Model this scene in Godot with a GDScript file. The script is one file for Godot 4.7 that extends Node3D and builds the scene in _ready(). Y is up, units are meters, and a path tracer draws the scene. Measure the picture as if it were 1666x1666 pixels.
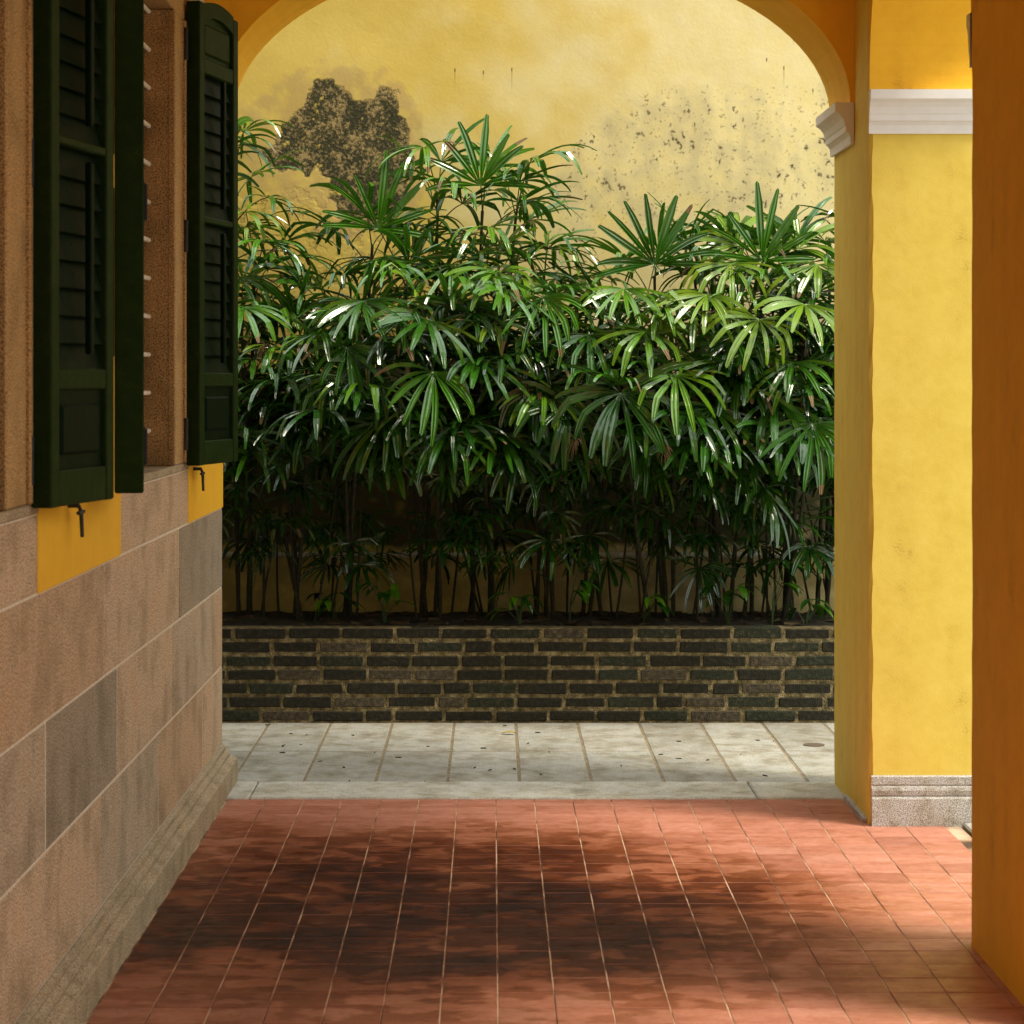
extends Node3D
# A yellow colonial passage that opens through an arch onto an alley with lady palms in a brick planter.
# Metres, y up; the passage runs along -z. In the builders "depth" d means z = -d.

var rng := RandomNumberGenerator.new()
var M := {}
const UPV := Vector3(0, 1, 0)
const WALL_X := -1.075          # face of the granite wall on the left
const PIER_X := 1.36            # corridor face of the arcade piers on the right
const SPRING := 2.645           # top of the imposts

func _ready() -> void:
	rng.seed = 20240611
	camera_and_light()
	materials()
	surroundings()
	floors()
	left_wall()
	arch_wall()
	arcade()
	garden_wall()
	planter()
	palms()
	small_things()

# ------------------------------------------------------------------ camera, sky, sun, exposure
func camera_and_light() -> void:
	var cam := Camera3D.new()
	cam.name = "camera"
	var at := CameraAttributesPhysical.new()
	at.frustum_focal_length = 60.0
	at.exposure_aperture = 9.0
	at.frustum_focus_distance = 10.9
	at.frustum_near = 0.1
	at.frustum_far = 400.0
	cam.attributes = at
	add_child(cam)
	cam.position = Vector3(0, 1.6, 0)
	cam.projection = Camera3D.PROJECTION_FRUSTUM
	cam.near = 0.1
	cam.far = 400.0
	cam.size = 2.0 * 0.1 * 833.0 / 3750.0
	cam.frustum_offset = Vector2(33.0, -213.0) / 3750.0 * 0.1
	cam.current = true
	var we := WorldEnvironment.new()
	we.name = "environment"
	var e := Environment.new()
	e.background_mode = Environment.BG_SKY
	var sky := Sky.new()
	var sm := ProceduralSkyMaterial.new()
	sm.sky_top_color = Color(0.98, 0.99, 0.97)
	sm.sky_horizon_color = Color(0.72, 0.73, 0.72)
	sm.sky_curve = 0.55
	sm.ground_bottom_color = Color(0.2, 0.19, 0.17)
	sm.ground_horizon_color = Color(0.3, 0.29, 0.27)
	sm.sky_energy_multiplier = 1.0
	sky.sky_material = sm
	e.sky = sky
	e.tonemap_mode = Environment.TONE_MAPPER_LINEAR
	e.tonemap_exposure = 3.0
	e.sdfgi_enabled = true
	e.ssao_enabled = true
	e.ssil_enabled = true
	we.environment = e
	add_child(we)
	var sun := DirectionalLight3D.new()
	sun.name = "sun"
	sun.light_energy = 0.5
	sun.light_angular_distance = 14.0
	sun.light_color = Color(1.0, 0.96, 0.88)
	sun.shadow_enabled = true
	add_child(sun)
	sun.look_at_from_position(Vector3(4.6, 9, 2.1), Vector3.ZERO, UPV)

# ------------------------------------------------------------------ helpers: naming
var used := {}
func numbered(n: String) -> String:
	if not used.has(n):
		used[n] = 0
		return n
	used[n] += 1
	return "%s_%03d" % [n, used[n]]

func tag(o: Node, label := "", category := "", group := "", kind := "") -> Node:
	if label: o.set_meta("label", label)
	if category: o.set_meta("category", category)
	if group: o.set_meta("group", group)
	if kind: o.set_meta("kind", kind)
	return o

func thing(called: String, label: String, category: String, at := Vector3.ZERO, group := "") -> Node3D:
	var o := Node3D.new()
	o.name = numbered(called)
	add_child(o)
	o.position = at
	tag(o, label, category, group)
	return o

func part(called: String, mesh: Mesh, m: Material, parent: Node, at := Vector3.ZERO) -> MeshInstance3D:
	var o := MeshInstance3D.new()
	o.name = numbered(called) if parent == self else called
	o.mesh = mesh
	o.material_override = m
	parent.add_child(o, true)
	o.position = at
	return o

func new_st() -> SurfaceTool:
	var st := SurfaceTool.new()
	st.begin(Mesh.PRIMITIVE_TRIANGLES)
	st.set_smooth_group(-1)
	return st

func done(st: SurfaceTool) -> ArrayMesh:
	st.generate_normals()
	return st.commit()

# ------------------------------------------------------------------ helpers: shapes
func tri(st: SurfaceTool, a: Vector3, b: Vector3, c: Vector3, n: Vector3) -> void:
	if (b - a).cross(c - a).dot(n) > 0.0:
		st.add_vertex(a); st.add_vertex(c); st.add_vertex(b)
	else:
		st.add_vertex(a); st.add_vertex(b); st.add_vertex(c)

func quad(st: SurfaceTool, a: Vector3, b: Vector3, c: Vector3, d: Vector3, n: Vector3) -> void:
	tri(st, a, b, c, n)
	tri(st, a, c, d, n)

# chamfered box between two corners; jit moves every corner a little
func bbox(st: SurfaceTool, lo: Vector3, hi: Vector3, b := 0.004, jit := 0.0, basis := Basis(), origin := Vector3.ZERO) -> void:
	var off := []
	for k in 8:
		off.append(Vector3(rng.randf_range(-jit, jit), rng.randf_range(-jit, jit), rng.randf_range(-jit, jit)) if jit > 0.0 else Vector3.ZERO)
	var mid := (lo + hi) / 2.0
	var v := func(s: Vector3i, axis: int) -> Vector3:
		var p := Vector3(hi.x if s.x > 0 else lo.x, hi.y if s.y > 0 else lo.y, hi.z if s.z > 0 else lo.z)
		for k in 3:
			if k != axis:
				p[k] -= b * s[k]
		var id := (1 if s.x > 0 else 0) + (2 if s.y > 0 else 0) + (4 if s.z > 0 else 0)
		return basis * (p + off[id]) + origin
	for a in 3:
		var p: int = (a + 1) % 3
		var q: int = (a + 2) % 3
		for s in [-1, 1]:
			var c := []
			for pq in [[-1, -1], [1, -1], [1, 1], [-1, 1]]:
				var sg := Vector3i.ZERO
				sg[a] = s; sg[p] = pq[0]; sg[q] = pq[1]
				c.append(v.call(sg, a))
			var n := Vector3.ZERO
			n[a] = s
			quad(st, c[0], c[1], c[2], c[3], basis * n)
	if b <= 0.0:
		return
	for a in 3:
		var p: int = (a + 1) % 3
		var q: int = (a + 2) % 3
		for sp in [-1, 1]:
			for sq in [-1, 1]:
				var s0 := Vector3i.ZERO
				var s1 := Vector3i.ZERO
				s0[a] = -1; s1[a] = 1
				s0[p] = sp; s1[p] = sp
				s0[q] = sq; s1[q] = sq
				var n := Vector3.ZERO
				n[p] = sp; n[q] = sq
				quad(st, v.call(s0, p), v.call(s1, p), v.call(s1, q), v.call(s0, q), basis * n)
	for sx in [-1, 1]:
		for sy in [-1, 1]:
			for sz in [-1, 1]:
				var s := Vector3i(sx, sy, sz)
				tri(st, v.call(s, 0), v.call(s, 1), v.call(s, 2), basis * Vector3(s))

# box given by x range, y range and depth range
func dbox(st: SurfaceTool, x0: float, x1: float, y0: float, y1: float, d0: float, d1: float, b := 0.004, jit := 0.0) -> void:
	bbox(st, Vector3(x0, y0, -d1), Vector3(x1, y1, -d0), b, jit)

func box_mesh(x0: float, x1: float, y0: float, y1: float, d0: float, d1: float, b := 0.004, jit := 0.0) -> ArrayMesh:
	var st := new_st()
	dbox(st, x0, x1, y0, y1, d0, d1, b, jit)
	return done(st)

func tube(st: SurfaceTool, pts: Array, radii: Array, sides := 8, caps := true) -> void:
	var rings := []
	var prev := Vector3.ZERO
	for i in pts.size():
		var t: Vector3 = (pts[mini(i + 1, pts.size() - 1)] - pts[maxi(i - 1, 0)]).normalized()
		var u: Vector3 = t.cross(Vector3(0.31, 0.11, 0.94)).normalized() if i == 0 else (prev - t * prev.dot(t)).normalized()
		prev = u
		var w := t.cross(u)
		var ring := []
		for k in sides:
			var a := TAU * k / sides
			ring.append(pts[i] + (u * cos(a) + w * sin(a)) * radii[i])
		rings.append(ring)
	st.set_smooth_group(0)
	for i in pts.size() - 1:
		for k in sides:
			var l: int = (k + 1) % sides
			var n: Vector3 = (rings[i][k] + rings[i][l] - pts[i] * 2.0)
			quad(st, rings[i][k], rings[i][l], rings[i + 1][l], rings[i + 1][k], n)
	st.set_smooth_group(-1)
	if caps:
		for e in [0, pts.size() - 1]:
			var n: Vector3 = (pts[0] - pts[1]) if e == 0 else (pts[e] - pts[e - 1])
			for k in range(1, sides - 1):
				tri(st, rings[e][0], rings[e][k], rings[e][k + 1], n)

# a profile in the (out, y) plane swept straight along a direction: mouldings
func sweep(st: SurfaceTool, prof: Array, from: Vector3, to: Vector3, out: Vector3) -> void:
	var dir := (to - from).normalized()
	for i in prof.size() - 1:
		var p: Vector2 = prof[i]
		var q: Vector2 = prof[i + 1]
		var pa := out * p.x + UPV * p.y
		var qa := out * q.x + UPV * q.y
		var n2 := Vector2(q.y - p.y, -(q.x - p.x))
		var n := out * n2.x + UPV * n2.y
		quad(st, from + pa, to + pa, to + qa, from + qa, n)
	var pg := PackedVector2Array(prof)
	var ids := Geometry2D.triangulate_polygon(pg)
	for e in [[from, -dir], [to, dir]]:
		for i in range(0, ids.size(), 3):
			var c := []
			for k in 3:
				var p: Vector2 = pg[ids[i + k]]
				c.append(e[0] + out * p.x + UPV * p.y)
			tri(st, c[0], c[1], c[2], e[1])

# wall piece with an elliptical arch cut out: runs along S from s0 to s1, thick along T
func arch_piece(st: SurfaceTool, o: Vector3, S: Vector3, T: Vector3, s0: float, s1: float, sc: float, a: float, ys: float, b: float, yt: float, thick: float) -> void:
	var N := 48
	var cs := []
	for i in N + 1:
		var th := PI - PI * i / N
		cs.append(Vector2(sc + a * cos(th), ys + b * sin(th)))
	var at := func(p: Vector2, t: float) -> Vector3: return o + S * p.x + UPV * p.y + T * t
	for side in [[0.0, -T], [thick, T]]:
		var t: float = side[0]
		var n: Vector3 = side[1]
		for i in N:
			quad(st, at.call(cs[i], t), at.call(cs[i + 1], t), at.call(Vector2(cs[i + 1].x, yt), t), at.call(Vector2(cs[i].x, yt), t), n)
		if s0 < sc - a:
			quad(st, at.call(Vector2(s0, ys), t), at.call(Vector2(sc - a, ys), t), at.call(Vector2(sc - a, yt), t), at.call(Vector2(s0, yt), t), n)
		if s1 > sc + a:
			quad(st, at.call(Vector2(sc + a, ys), t), at.call(Vector2(s1, ys), t), at.call(Vector2(s1, yt), t), at.call(Vector2(sc + a, yt), t), n)
	for i in N:
		var c: Vector2 = (cs[i] + cs[i + 1]) / 2.0
		var n := S * (sc - c.x) + UPV * (ys - c.y)
		quad(st, at.call(cs[i], 0.0), at.call(cs[i + 1], 0.0), at.call(cs[i + 1], thick), at.call(cs[i], thick), n)
	for e in [[s0, -S], [s1, S]]:
		quad(st, at.call(Vector2(e[0], ys), 0.0), at.call(Vector2(e[0], yt), 0.0), at.call(Vector2(e[0], yt), thick), at.call(Vector2(e[0], ys), thick), e[1])
	for e in [[s0, sc - a], [sc + a, s1]]:
		if absf(e[1] - e[0]) > 0.0001:
			quad(st, at.call(Vector2(e[0], ys), 0.0), at.call(Vector2(e[1], ys), 0.0), at.call(Vector2(e[1], ys), thick), at.call(Vector2(e[0], ys), thick), -UPV)
	quad(st, at.call(Vector2(s0, yt), 0.0), at.call(Vector2(s1, yt), 0.0), at.call(Vector2(s1, yt), thick), at.call(Vector2(s0, yt), thick), UPV)

# a plastered pier: flat faces, corners rubbed unevenly
func pier_shape(x0: float, x1: float, y0: float, y1: float, d0: float, d1: float) -> ArrayMesh:
	var st := new_st()
	var N := 64
	var rows := []
	var wob := FastNoiseLite.new()
	wob.seed = int(d0 * 100.0) + 7
	wob.frequency = 2.2
	for j in N + 1:
		var y := lerpf(y0, y1, float(j) / N)
		var r := []
		for c in [[x0, d0, 1, 1], [x1, d0, -1, 1], [x1, d1, -1, -1], [x0, d1, 1, -1]]:
			var b := 0.008 + absf(rng.randfn(0.0, 0.003)) + maxf(0.0, wob.get_noise_2d(y, c[0] * 9.0 + c[1])) * 0.02
			var b2 := 0.008 + absf(rng.randfn(0.0, 0.003)) + maxf(0.0, wob.get_noise_2d(y + 40.0, c[0] * 9.0 + c[1])) * 0.02
			var px := Vector3(c[0], y, -(c[1] + c[3] * b))
			var pz := Vector3(c[0] + c[2] * b2, y, -c[1])
			if c[2] * c[3] > 0: r.append(px); r.append(pz)
			else: r.append(pz); r.append(px)
		rows.append(r)
	var mid := Vector3((x0 + x1) / 2, 0, -(d0 + d1) / 2)
	for j in N:
		for k in 8:
			var l: int = (k + 1) % 8
			var n: Vector3 = (rows[j][k] + rows[j][l]) / 2 - mid
			n.y = 0
			quad(st, rows[j][k], rows[j][l], rows[j + 1][l], rows[j + 1][k], n)
	for e in [[0, -UPV], [N, UPV]]:
		for k in range(1, 7):
			tri(st, rows[e[0]][0], rows[e[0]][k], rows[e[0]][k + 1], e[1])
	return done(st)

# ------------------------------------------------------------------ textures and materials
func noise_img(size: int, freq: float, seed_: int, type := FastNoiseLite.TYPE_SIMPLEX_SMOOTH, oct := 4, sx := 1.0) -> Image:
	var n := FastNoiseLite.new()
	n.noise_type = type
	n.seed = seed_
	n.frequency = freq
	n.fractal_octaves = oct
	if oct == 1: n.fractal_type = FastNoiseLite.FRACTAL_NONE
	var w := int(size / sx)
	var im := n.get_seamless_image(w, size)
	if sx != 1.0:
		im.resize(size, size, Image.INTERPOLATE_CUBIC)
	im.convert(Image.FORMAT_L8)
	return im

func speckle_img(size: int, seed_: int) -> Image:
	var r := RandomNumberGenerator.new()
	r.seed = seed_
	var a := PackedByteArray()
	a.resize(size * size)
	for i in size * size:
		a[i] = r.randi() & 255
	return Image.create_from_data(size, size, false, Image.FORMAT_L8, a)

# layers: [[image, weight], ...]; their weighted sum, centred on 0.5, runs through a ramp of linear colours
func ramp_tex(size: int, layers: Array, stops: Array) -> ImageTexture:
	var lut := PackedByteArray()
	var g := Gradient.new()
	g.offsets = PackedFloat32Array(stops.map(func(s): return s[0]))
	g.colors = PackedColorArray(stops.map(func(s): return s[1].linear_to_srgb()))
	for i in 256:
		var c := g.sample(i / 255.0)
		lut.append(int(clampf(c.r, 0, 1) * 255)); lut.append(int(clampf(c.g, 0, 1) * 255)); lut.append(int(clampf(c.b, 0, 1) * 255))
	var out := PackedByteArray()
	out.resize(size * size * 3)
	var v := sum_layers(size, layers)
	for i in size * size:
		var k: int = v[i] * 3
		out[i * 3] = lut[k]; out[i * 3 + 1] = lut[k + 1]; out[i * 3 + 2] = lut[k + 2]
	return ImageTexture.create_from_image(Image.create_from_data(size, size, false, Image.FORMAT_RGB8, out))

func sum_layers(size: int, layers: Array) -> PackedByteArray:
	var acc := PackedFloat32Array()
	acc.resize(size * size)
	acc.fill(127.5)
	for l in layers:
		var d: PackedByteArray = l[0].get_data()
		var w: float = l[1]
		for i in size * size:
			acc[i] += (d[i] - 127.5) * w
	var o := PackedByteArray()
	o.resize(size * size)
	for i in size * size:
		o[i] = int(clampf(acc[i], 0.0, 255.0))
	return o

func grey_tex(size: int, layers: Array) -> ImageTexture:
	return ImageTexture.create_from_image(Image.create_from_data(size, size, false, Image.FORMAT_L8, sum_layers(size, layers)))

func lin(r: float, g: float, b: float) -> Color:
	return Color(r, g, b)

func mat(color: Color, rough := 0.8, spec := 0.5) -> StandardMaterial3D:
	var m := StandardMaterial3D.new()
	m.albedo_color = color.linear_to_srgb()
	m.roughness = rough
	m.metallic_specular = spec
	return m

func tri_mat(tex: Texture2D, scale: float, rough: float, bump: Texture2D = null, bump_cm := 0.0, tint := Color.WHITE) -> StandardMaterial3D:
	var m := mat(tint, rough)
	m.albedo_texture = tex
	m.uv1_triplanar = true
	m.uv1_world_triplanar = true
	m.uv1_triplanar_sharpness = 6.0
	m.uv1_scale = Vector3.ONE * scale
	if bump:
		m.heightmap_enabled = true
		m.heightmap_texture = bump
		m.heightmap_scale = bump_cm
	return m

func over(m: StandardMaterial3D, tex: Texture2D, scale: float) -> StandardMaterial3D:
	m.detail_enabled = true
	m.detail_albedo = tex
	m.detail_blend_mode = BaseMaterial3D.BLEND_MODE_MUL
	m.detail_uv_layer = BaseMaterial3D.DETAIL_UV_2
	m.uv2_triplanar = true
	m.uv2_world_triplanar = true
	m.uv2_triplanar_sharpness = 6.0
	m.uv2_scale = Vector3.ONE * scale
	return m

# trodden dirt and damp on the tiles, with the floor shade painted in: 4 x 4 m, from x -2 to 2 and depth 9 to 5; darkest in the middle of the passage, none by the arcade
func grime_shade_map(S: int, dirt: Image, mid: Image, fine: Image, coarse: Image) -> ImageTexture:
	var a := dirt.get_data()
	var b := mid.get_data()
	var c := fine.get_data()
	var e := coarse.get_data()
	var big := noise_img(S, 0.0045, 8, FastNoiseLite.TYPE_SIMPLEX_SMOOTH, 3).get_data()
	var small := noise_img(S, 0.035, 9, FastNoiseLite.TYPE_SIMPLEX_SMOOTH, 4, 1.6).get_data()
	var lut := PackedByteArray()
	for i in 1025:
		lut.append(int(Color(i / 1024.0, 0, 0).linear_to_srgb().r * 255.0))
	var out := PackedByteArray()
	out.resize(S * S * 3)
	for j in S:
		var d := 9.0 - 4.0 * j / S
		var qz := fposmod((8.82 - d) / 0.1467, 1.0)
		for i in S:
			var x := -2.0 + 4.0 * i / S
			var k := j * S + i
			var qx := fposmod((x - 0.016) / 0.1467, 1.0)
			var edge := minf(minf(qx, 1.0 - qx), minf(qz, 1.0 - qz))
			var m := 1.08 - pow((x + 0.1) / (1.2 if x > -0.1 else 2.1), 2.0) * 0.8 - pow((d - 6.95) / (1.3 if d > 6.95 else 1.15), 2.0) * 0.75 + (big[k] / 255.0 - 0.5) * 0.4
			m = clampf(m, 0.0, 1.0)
			var shade_film := m * 0.97 * clampf(0.77 + (e[k] / 255.0 - 0.5) * 0.8, 0, 1)  # shade painted over the middle of the floor, mixed with dirt
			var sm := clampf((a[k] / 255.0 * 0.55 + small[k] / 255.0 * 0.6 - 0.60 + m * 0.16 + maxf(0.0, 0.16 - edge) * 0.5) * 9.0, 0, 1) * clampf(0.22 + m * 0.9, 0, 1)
			var g := clampf(1.0 - shade_film, 0.12, 1) * (1.0 - 0.6 * sm) * (0.93 + 0.14 * c[k] / 255.0)
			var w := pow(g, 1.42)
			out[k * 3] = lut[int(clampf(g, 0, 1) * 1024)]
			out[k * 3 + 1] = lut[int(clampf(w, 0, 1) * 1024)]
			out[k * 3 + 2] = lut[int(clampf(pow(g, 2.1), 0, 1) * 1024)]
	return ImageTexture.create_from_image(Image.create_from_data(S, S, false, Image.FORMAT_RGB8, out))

func materials() -> void:
	var S := 1024
	var fine := noise_img(S, 0.16, 1, FastNoiseLite.TYPE_SIMPLEX, 2)
	var grain := noise_img(S, 0.085, 17, FastNoiseLite.TYPE_SIMPLEX, 3)
	var mid := noise_img(S, 0.02, 2)
	var coarse := noise_img(S, 0.006, 3, FastNoiseLite.TYPE_SIMPLEX_SMOOTH, 5)
	var streak := noise_img(S, 0.012, 4, FastNoiseLite.TYPE_SIMPLEX_SMOOTH, 4, 8.0)   # long across, short along
	var upright := streak.duplicate()
	upright.rotate_90(CLOCKWISE)
	var upright2 := noise_img(S, 0.02, 7, FastNoiseLite.TYPE_SIMPLEX_SMOOTH, 4, 5.0)
	upright2.rotate_90(CLOCKWISE)
	var white := speckle_img(S, 5)
	# granite, pinkish grey and speckled
	var gt := ramp_tex(S, [[white, 0.4], [fine, 0.5], [grain, 1.3], [mid, 0.15], [upright2, 0.1]], [[0.0, lin(0.14, 0.12, 0.105)], [0.28, lin(0.36, 0.32, 0.29)], [0.5, lin(0.54, 0.49, 0.45)], [0.75, lin(0.62, 0.57, 0.52)], [1.0, lin(0.74, 0.69, 0.64)]])
	var gb := grey_tex(S, [[white, 0.3], [fine, 0.7], [mid, 0.5]])
	var stain := ramp_tex(S, [[coarse, 0.9], [upright, 0.16], [mid, 0.25]], [[0.0, lin(0.6, 0.59, 0.54)], [0.35, lin(0.84, 0.83, 0.79)], [0.55, lin(1, 1, 1)], [0.8, lin(1, 0.95, 0.88)], [1, lin(1, 0.88, 0.77)]])
	for k in 4:
		var t: Color = [lin(0.9, 0.79, 0.64), lin(1.06, 0.86, 0.65), lin(0.64, 0.58, 0.48), lin(0.95, 0.74, 0.53)][k]
		M["granite%d" % k] = over(tri_mat(gt, 1.25, 0.85, gb, 0.12, t), stain, 0.45)
	# pale weathered plinth, greenish
	M.plinth = over(tri_mat(gt, 1.25, 0.85, gb, 0.12, lin(0.78, 0.70, 0.52)), stain, 0.7)
	M.jamb = over(tri_mat(gt, 1.25, 0.85, gb, 0.12, lin(0.86, 0.60, 0.27)), stain, 0.5)  # granite with the orange bounce light tinted into its colour
	M.mortar = tri_mat(ramp_tex(512, [[noise_img(512, 0.08, 11), 1.0]], [[0, lin(0.5, 0.44, 0.35)], [1, lin(0.86, 0.79, 0.67)]]), 1.5, 0.95)
	# grey white paving granite
	var pt := ramp_tex(S, [[white, 0.4], [fine, 0.5], [grain, 0.7], [mid, 0.25], [coarse, 0.3]], [[0, lin(0.13, 0.13, 0.115)], [0.3, lin(0.28, 0.28, 0.255)], [0.5, lin(0.37, 0.37, 0.345)], [0.8, lin(0.45, 0.45, 0.42)], [1, lin(0.55, 0.55, 0.52)]])
	var pst := ramp_tex(S, [[coarse, 1.1], [mid, 0.6]], [[0.0, lin(0.62, 0.58, 0.5)], [0.4, lin(0.9, 0.87, 0.8)], [0.6, lin(1, 1, 1)], [1, lin(1, 1, 1)]])
	for k in 3:
		M["paving%d" % k] = over(tri_mat(pt, 1.1, 0.8, gb, 0.08, [lin(0.93, 0.92, 0.89), lin(0.83, 0.81, 0.77), lin(1.0, 0.99, 0.96)][k]), pst, 0.6)
	M.kerb = over(tri_mat(pt, 1.1, 0.8, gb, 0.08, lin(1.35, 1.34, 1.3)), pst, 0.6)
	M.paving_joint = tri_mat(ramp_tex(512, [[noise_img(512, 0.05, 12), 1.0]], [[0, lin(0.12, 0.09, 0.05)], [1, lin(0.34, 0.28, 0.19)]]), 1.0, 0.95)
	M.base_granite = over(tri_mat(ramp_tex(S, [[white, 0.6], [fine, 0.7], [grain, 1.1]], [[0, lin(0.10, 0.095, 0.085)], [0.35, lin(0.38, 0.37, 0.35)], [0.55, lin(0.58, 0.57, 0.55)], [1, lin(0.74, 0.73, 0.71)]]), 1.6, 0.8, gb, 0.25), pst, 1.3)
	# yellow limewash
	var yt := ramp_tex(S, [[mid, 0.35], [coarse, 0.5], [white, 0.05], [upright, 0.15]], [[0, lin(0.70, 0.51, 0.065)], [0.5, lin(0.77, 0.59, 0.095)], [1, lin(0.82, 0.65, 0.13)]])
	var yb := grey_tex(S, [[mid, 0.5], [coarse, 0.6], [fine, 0.25]])
	M.yellow = tri_mat(yt, 0.8, 0.75, yb, 0.07)
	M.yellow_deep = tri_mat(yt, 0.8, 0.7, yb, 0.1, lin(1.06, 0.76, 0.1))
	var wear := ramp_tex(S, [[coarse, 0.7], [upright, 0.6], [fine, 0.3], [mid, 0.3]], [[0.0, lin(0.76, 0.70, 0.58)], [0.08, lin(0.92, 0.90, 0.85)], [0.3, lin(0.975, 0.97, 0.955)], [0.6, lin(1, 1, 1)], [0.9, lin(1.0, 1.0, 1.0)]])
	over(M.yellow, wear, 0.6)
	M.yellow_shade = tri_mat(yt, 0.8, 0.75, yb, 0.08, lin(1.2, 0.87, 0.17))  # same limewash, the deep orange of shaded faces put into its tint
	over(M.yellow_shade, wear, 0.6)
	M.white = tri_mat(ramp_tex(512, [[noise_img(512, 0.02, 13), 0.7]], [[0, lin(0.77, 0.78, 0.79)], [1, lin(0.87, 0.885, 0.9)]]), 1.4, 0.6)
	# terracotta tiles: dark dirt smears and painted floor shade
	var dirt := noise_img(S, 0.014, 6, FastNoiseLite.TYPE_SIMPLEX_SMOOTH, 5, 1.5)
	var tt := ramp_tex(S, [[mid, 0.4], [streak, 0.5], [fine, 0.25]], [[0, lin(0.35, 0.125, 0.08)], [0.5, lin(0.46, 0.195, 0.135)], [1, lin(0.56, 0.27, 0.2)]])
	var td := grime_shade_map(S, dirt, mid, fine, coarse)
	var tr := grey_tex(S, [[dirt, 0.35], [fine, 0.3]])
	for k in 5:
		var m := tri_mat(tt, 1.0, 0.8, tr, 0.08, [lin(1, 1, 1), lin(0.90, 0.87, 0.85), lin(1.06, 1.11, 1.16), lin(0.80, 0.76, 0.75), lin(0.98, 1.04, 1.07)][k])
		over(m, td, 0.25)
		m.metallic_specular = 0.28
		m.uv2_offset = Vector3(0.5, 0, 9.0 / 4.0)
		m.roughness_texture = tr
		m.roughness = 0.85
		M["tile%d" % k] = m
	M.tile_joint = tri_mat(ramp_tex(512, [[noise_img(512, 0.012, 14), 1.4]], [[0.15, lin(0.07, 0.04, 0.022)], [0.45, lin(0.30, 0.19, 0.12)], [0.75, lin(0.52, 0.4, 0.28)]]), 0.55, 0.95)
	# mossy brick
	var bt := [noise_img(512, 0.03, 15), noise_img(512, 0.15, 16, FastNoiseLite.TYPE_SIMPLEX, 2)]
	var bb := grey_tex(512, [[bt[0], 0.8], [bt[1], 0.6]])
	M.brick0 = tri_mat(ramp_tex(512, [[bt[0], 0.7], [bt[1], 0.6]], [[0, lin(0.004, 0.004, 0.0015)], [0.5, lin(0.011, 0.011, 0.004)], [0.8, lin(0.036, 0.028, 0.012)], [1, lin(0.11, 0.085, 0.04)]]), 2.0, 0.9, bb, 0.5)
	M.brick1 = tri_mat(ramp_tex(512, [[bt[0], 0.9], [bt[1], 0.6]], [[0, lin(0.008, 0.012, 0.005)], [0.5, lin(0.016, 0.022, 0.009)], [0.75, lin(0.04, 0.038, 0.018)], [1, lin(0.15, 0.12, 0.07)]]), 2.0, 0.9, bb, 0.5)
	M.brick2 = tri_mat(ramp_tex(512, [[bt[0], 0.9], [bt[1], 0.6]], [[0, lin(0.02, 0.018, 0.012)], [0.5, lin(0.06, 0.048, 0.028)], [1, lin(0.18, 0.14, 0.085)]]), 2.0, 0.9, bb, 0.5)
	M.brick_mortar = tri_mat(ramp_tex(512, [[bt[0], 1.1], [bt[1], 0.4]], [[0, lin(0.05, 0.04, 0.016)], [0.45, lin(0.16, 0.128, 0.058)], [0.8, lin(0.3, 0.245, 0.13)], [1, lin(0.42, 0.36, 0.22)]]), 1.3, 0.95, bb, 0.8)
	M.soil = tri_mat(ramp_tex(512, [[bt[0], 0.6], [bt[1], 0.9]], [[0, lin(0.006, 0.006, 0.004)], [0.6, lin(0.022, 0.02, 0.012)], [1, lin(0.07, 0.055, 0.035)]]), 2.0, 0.95, bb, 1.0)
	# painted wood, iron, glass
	M.green = tri_mat(ramp_tex(512, [[bt[0], 0.6], [bt[1], 0.3]], [[0, lin(0.002, 0.008, 0.003)], [0.6, lin(0.0035, 0.012, 0.005)], [1, lin(0.009, 0.018, 0.008)]]), 1.0, 0.45, bb, 0.08)
	M.green.metallic_specular = 0.14
	M.green.roughness = 0.55
	M.green_lit = M.green.duplicate()
	M.green_lit.albedo_color = Color(1.9, 1.55, 1.2)  # paler olive stands for warm light on stiles, rails and head
	M.iron = mat(lin(0.015, 0.014, 0.012), 0.6)
	M.bar_white = mat(lin(0.72, 0.68, 0.6), 0.5)
	M.pane = mat(lin(0.02, 0.022, 0.022), 0.08)
	M.pipe = tri_mat(ramp_tex(512, [[bt[0], 0.9], [bt[1], 0.3]], [[0, lin(0.55, 0.5, 0.34)], [1, lin(0.8, 0.75, 0.58)]]), 1.0, 0.5)
	# leaves and canes
	for k in 5:
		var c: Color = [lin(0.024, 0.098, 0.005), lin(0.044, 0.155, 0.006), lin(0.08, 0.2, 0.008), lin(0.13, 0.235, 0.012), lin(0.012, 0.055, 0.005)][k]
		var m := mat(c, [0.2, 0.21, 0.22, 0.24, 0.2][k], 0.62)
		m.cull_mode = BaseMaterial3D.CULL_DISABLED
		m.backlight_enabled = true
		m.backlight = Color(0.12, 0.22, 0.04)
		M["leaf%d" % k] = m
	M.dead = mat(lin(0.15, 0.10, 0.04), 0.7)
	M.dead.cull_mode = BaseMaterial3D.CULL_DISABLED
	M.cane = tri_mat(ramp_tex(512, [[bt[1], 0.8], [bt[0], 0.8]], [[0, lin(0.012, 0.012, 0.006)], [0.6, lin(0.034, 0.034, 0.015)], [1, lin(0.10, 0.085, 0.045)]]), 3.0, 0.85, bb, 0.4)
	M.petiole = mat(lin(0.04, 0.08, 0.018), 0.45)
	M.cream = tri_mat(yt, 0.8, 0.8, yb, 0.4, lin(0.62, 0.85, 4.0))
	M.slate = tri_mat(pt, 0.8, 0.85, gb, 0.3, lin(0.55, 0.52, 0.47))
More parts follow.
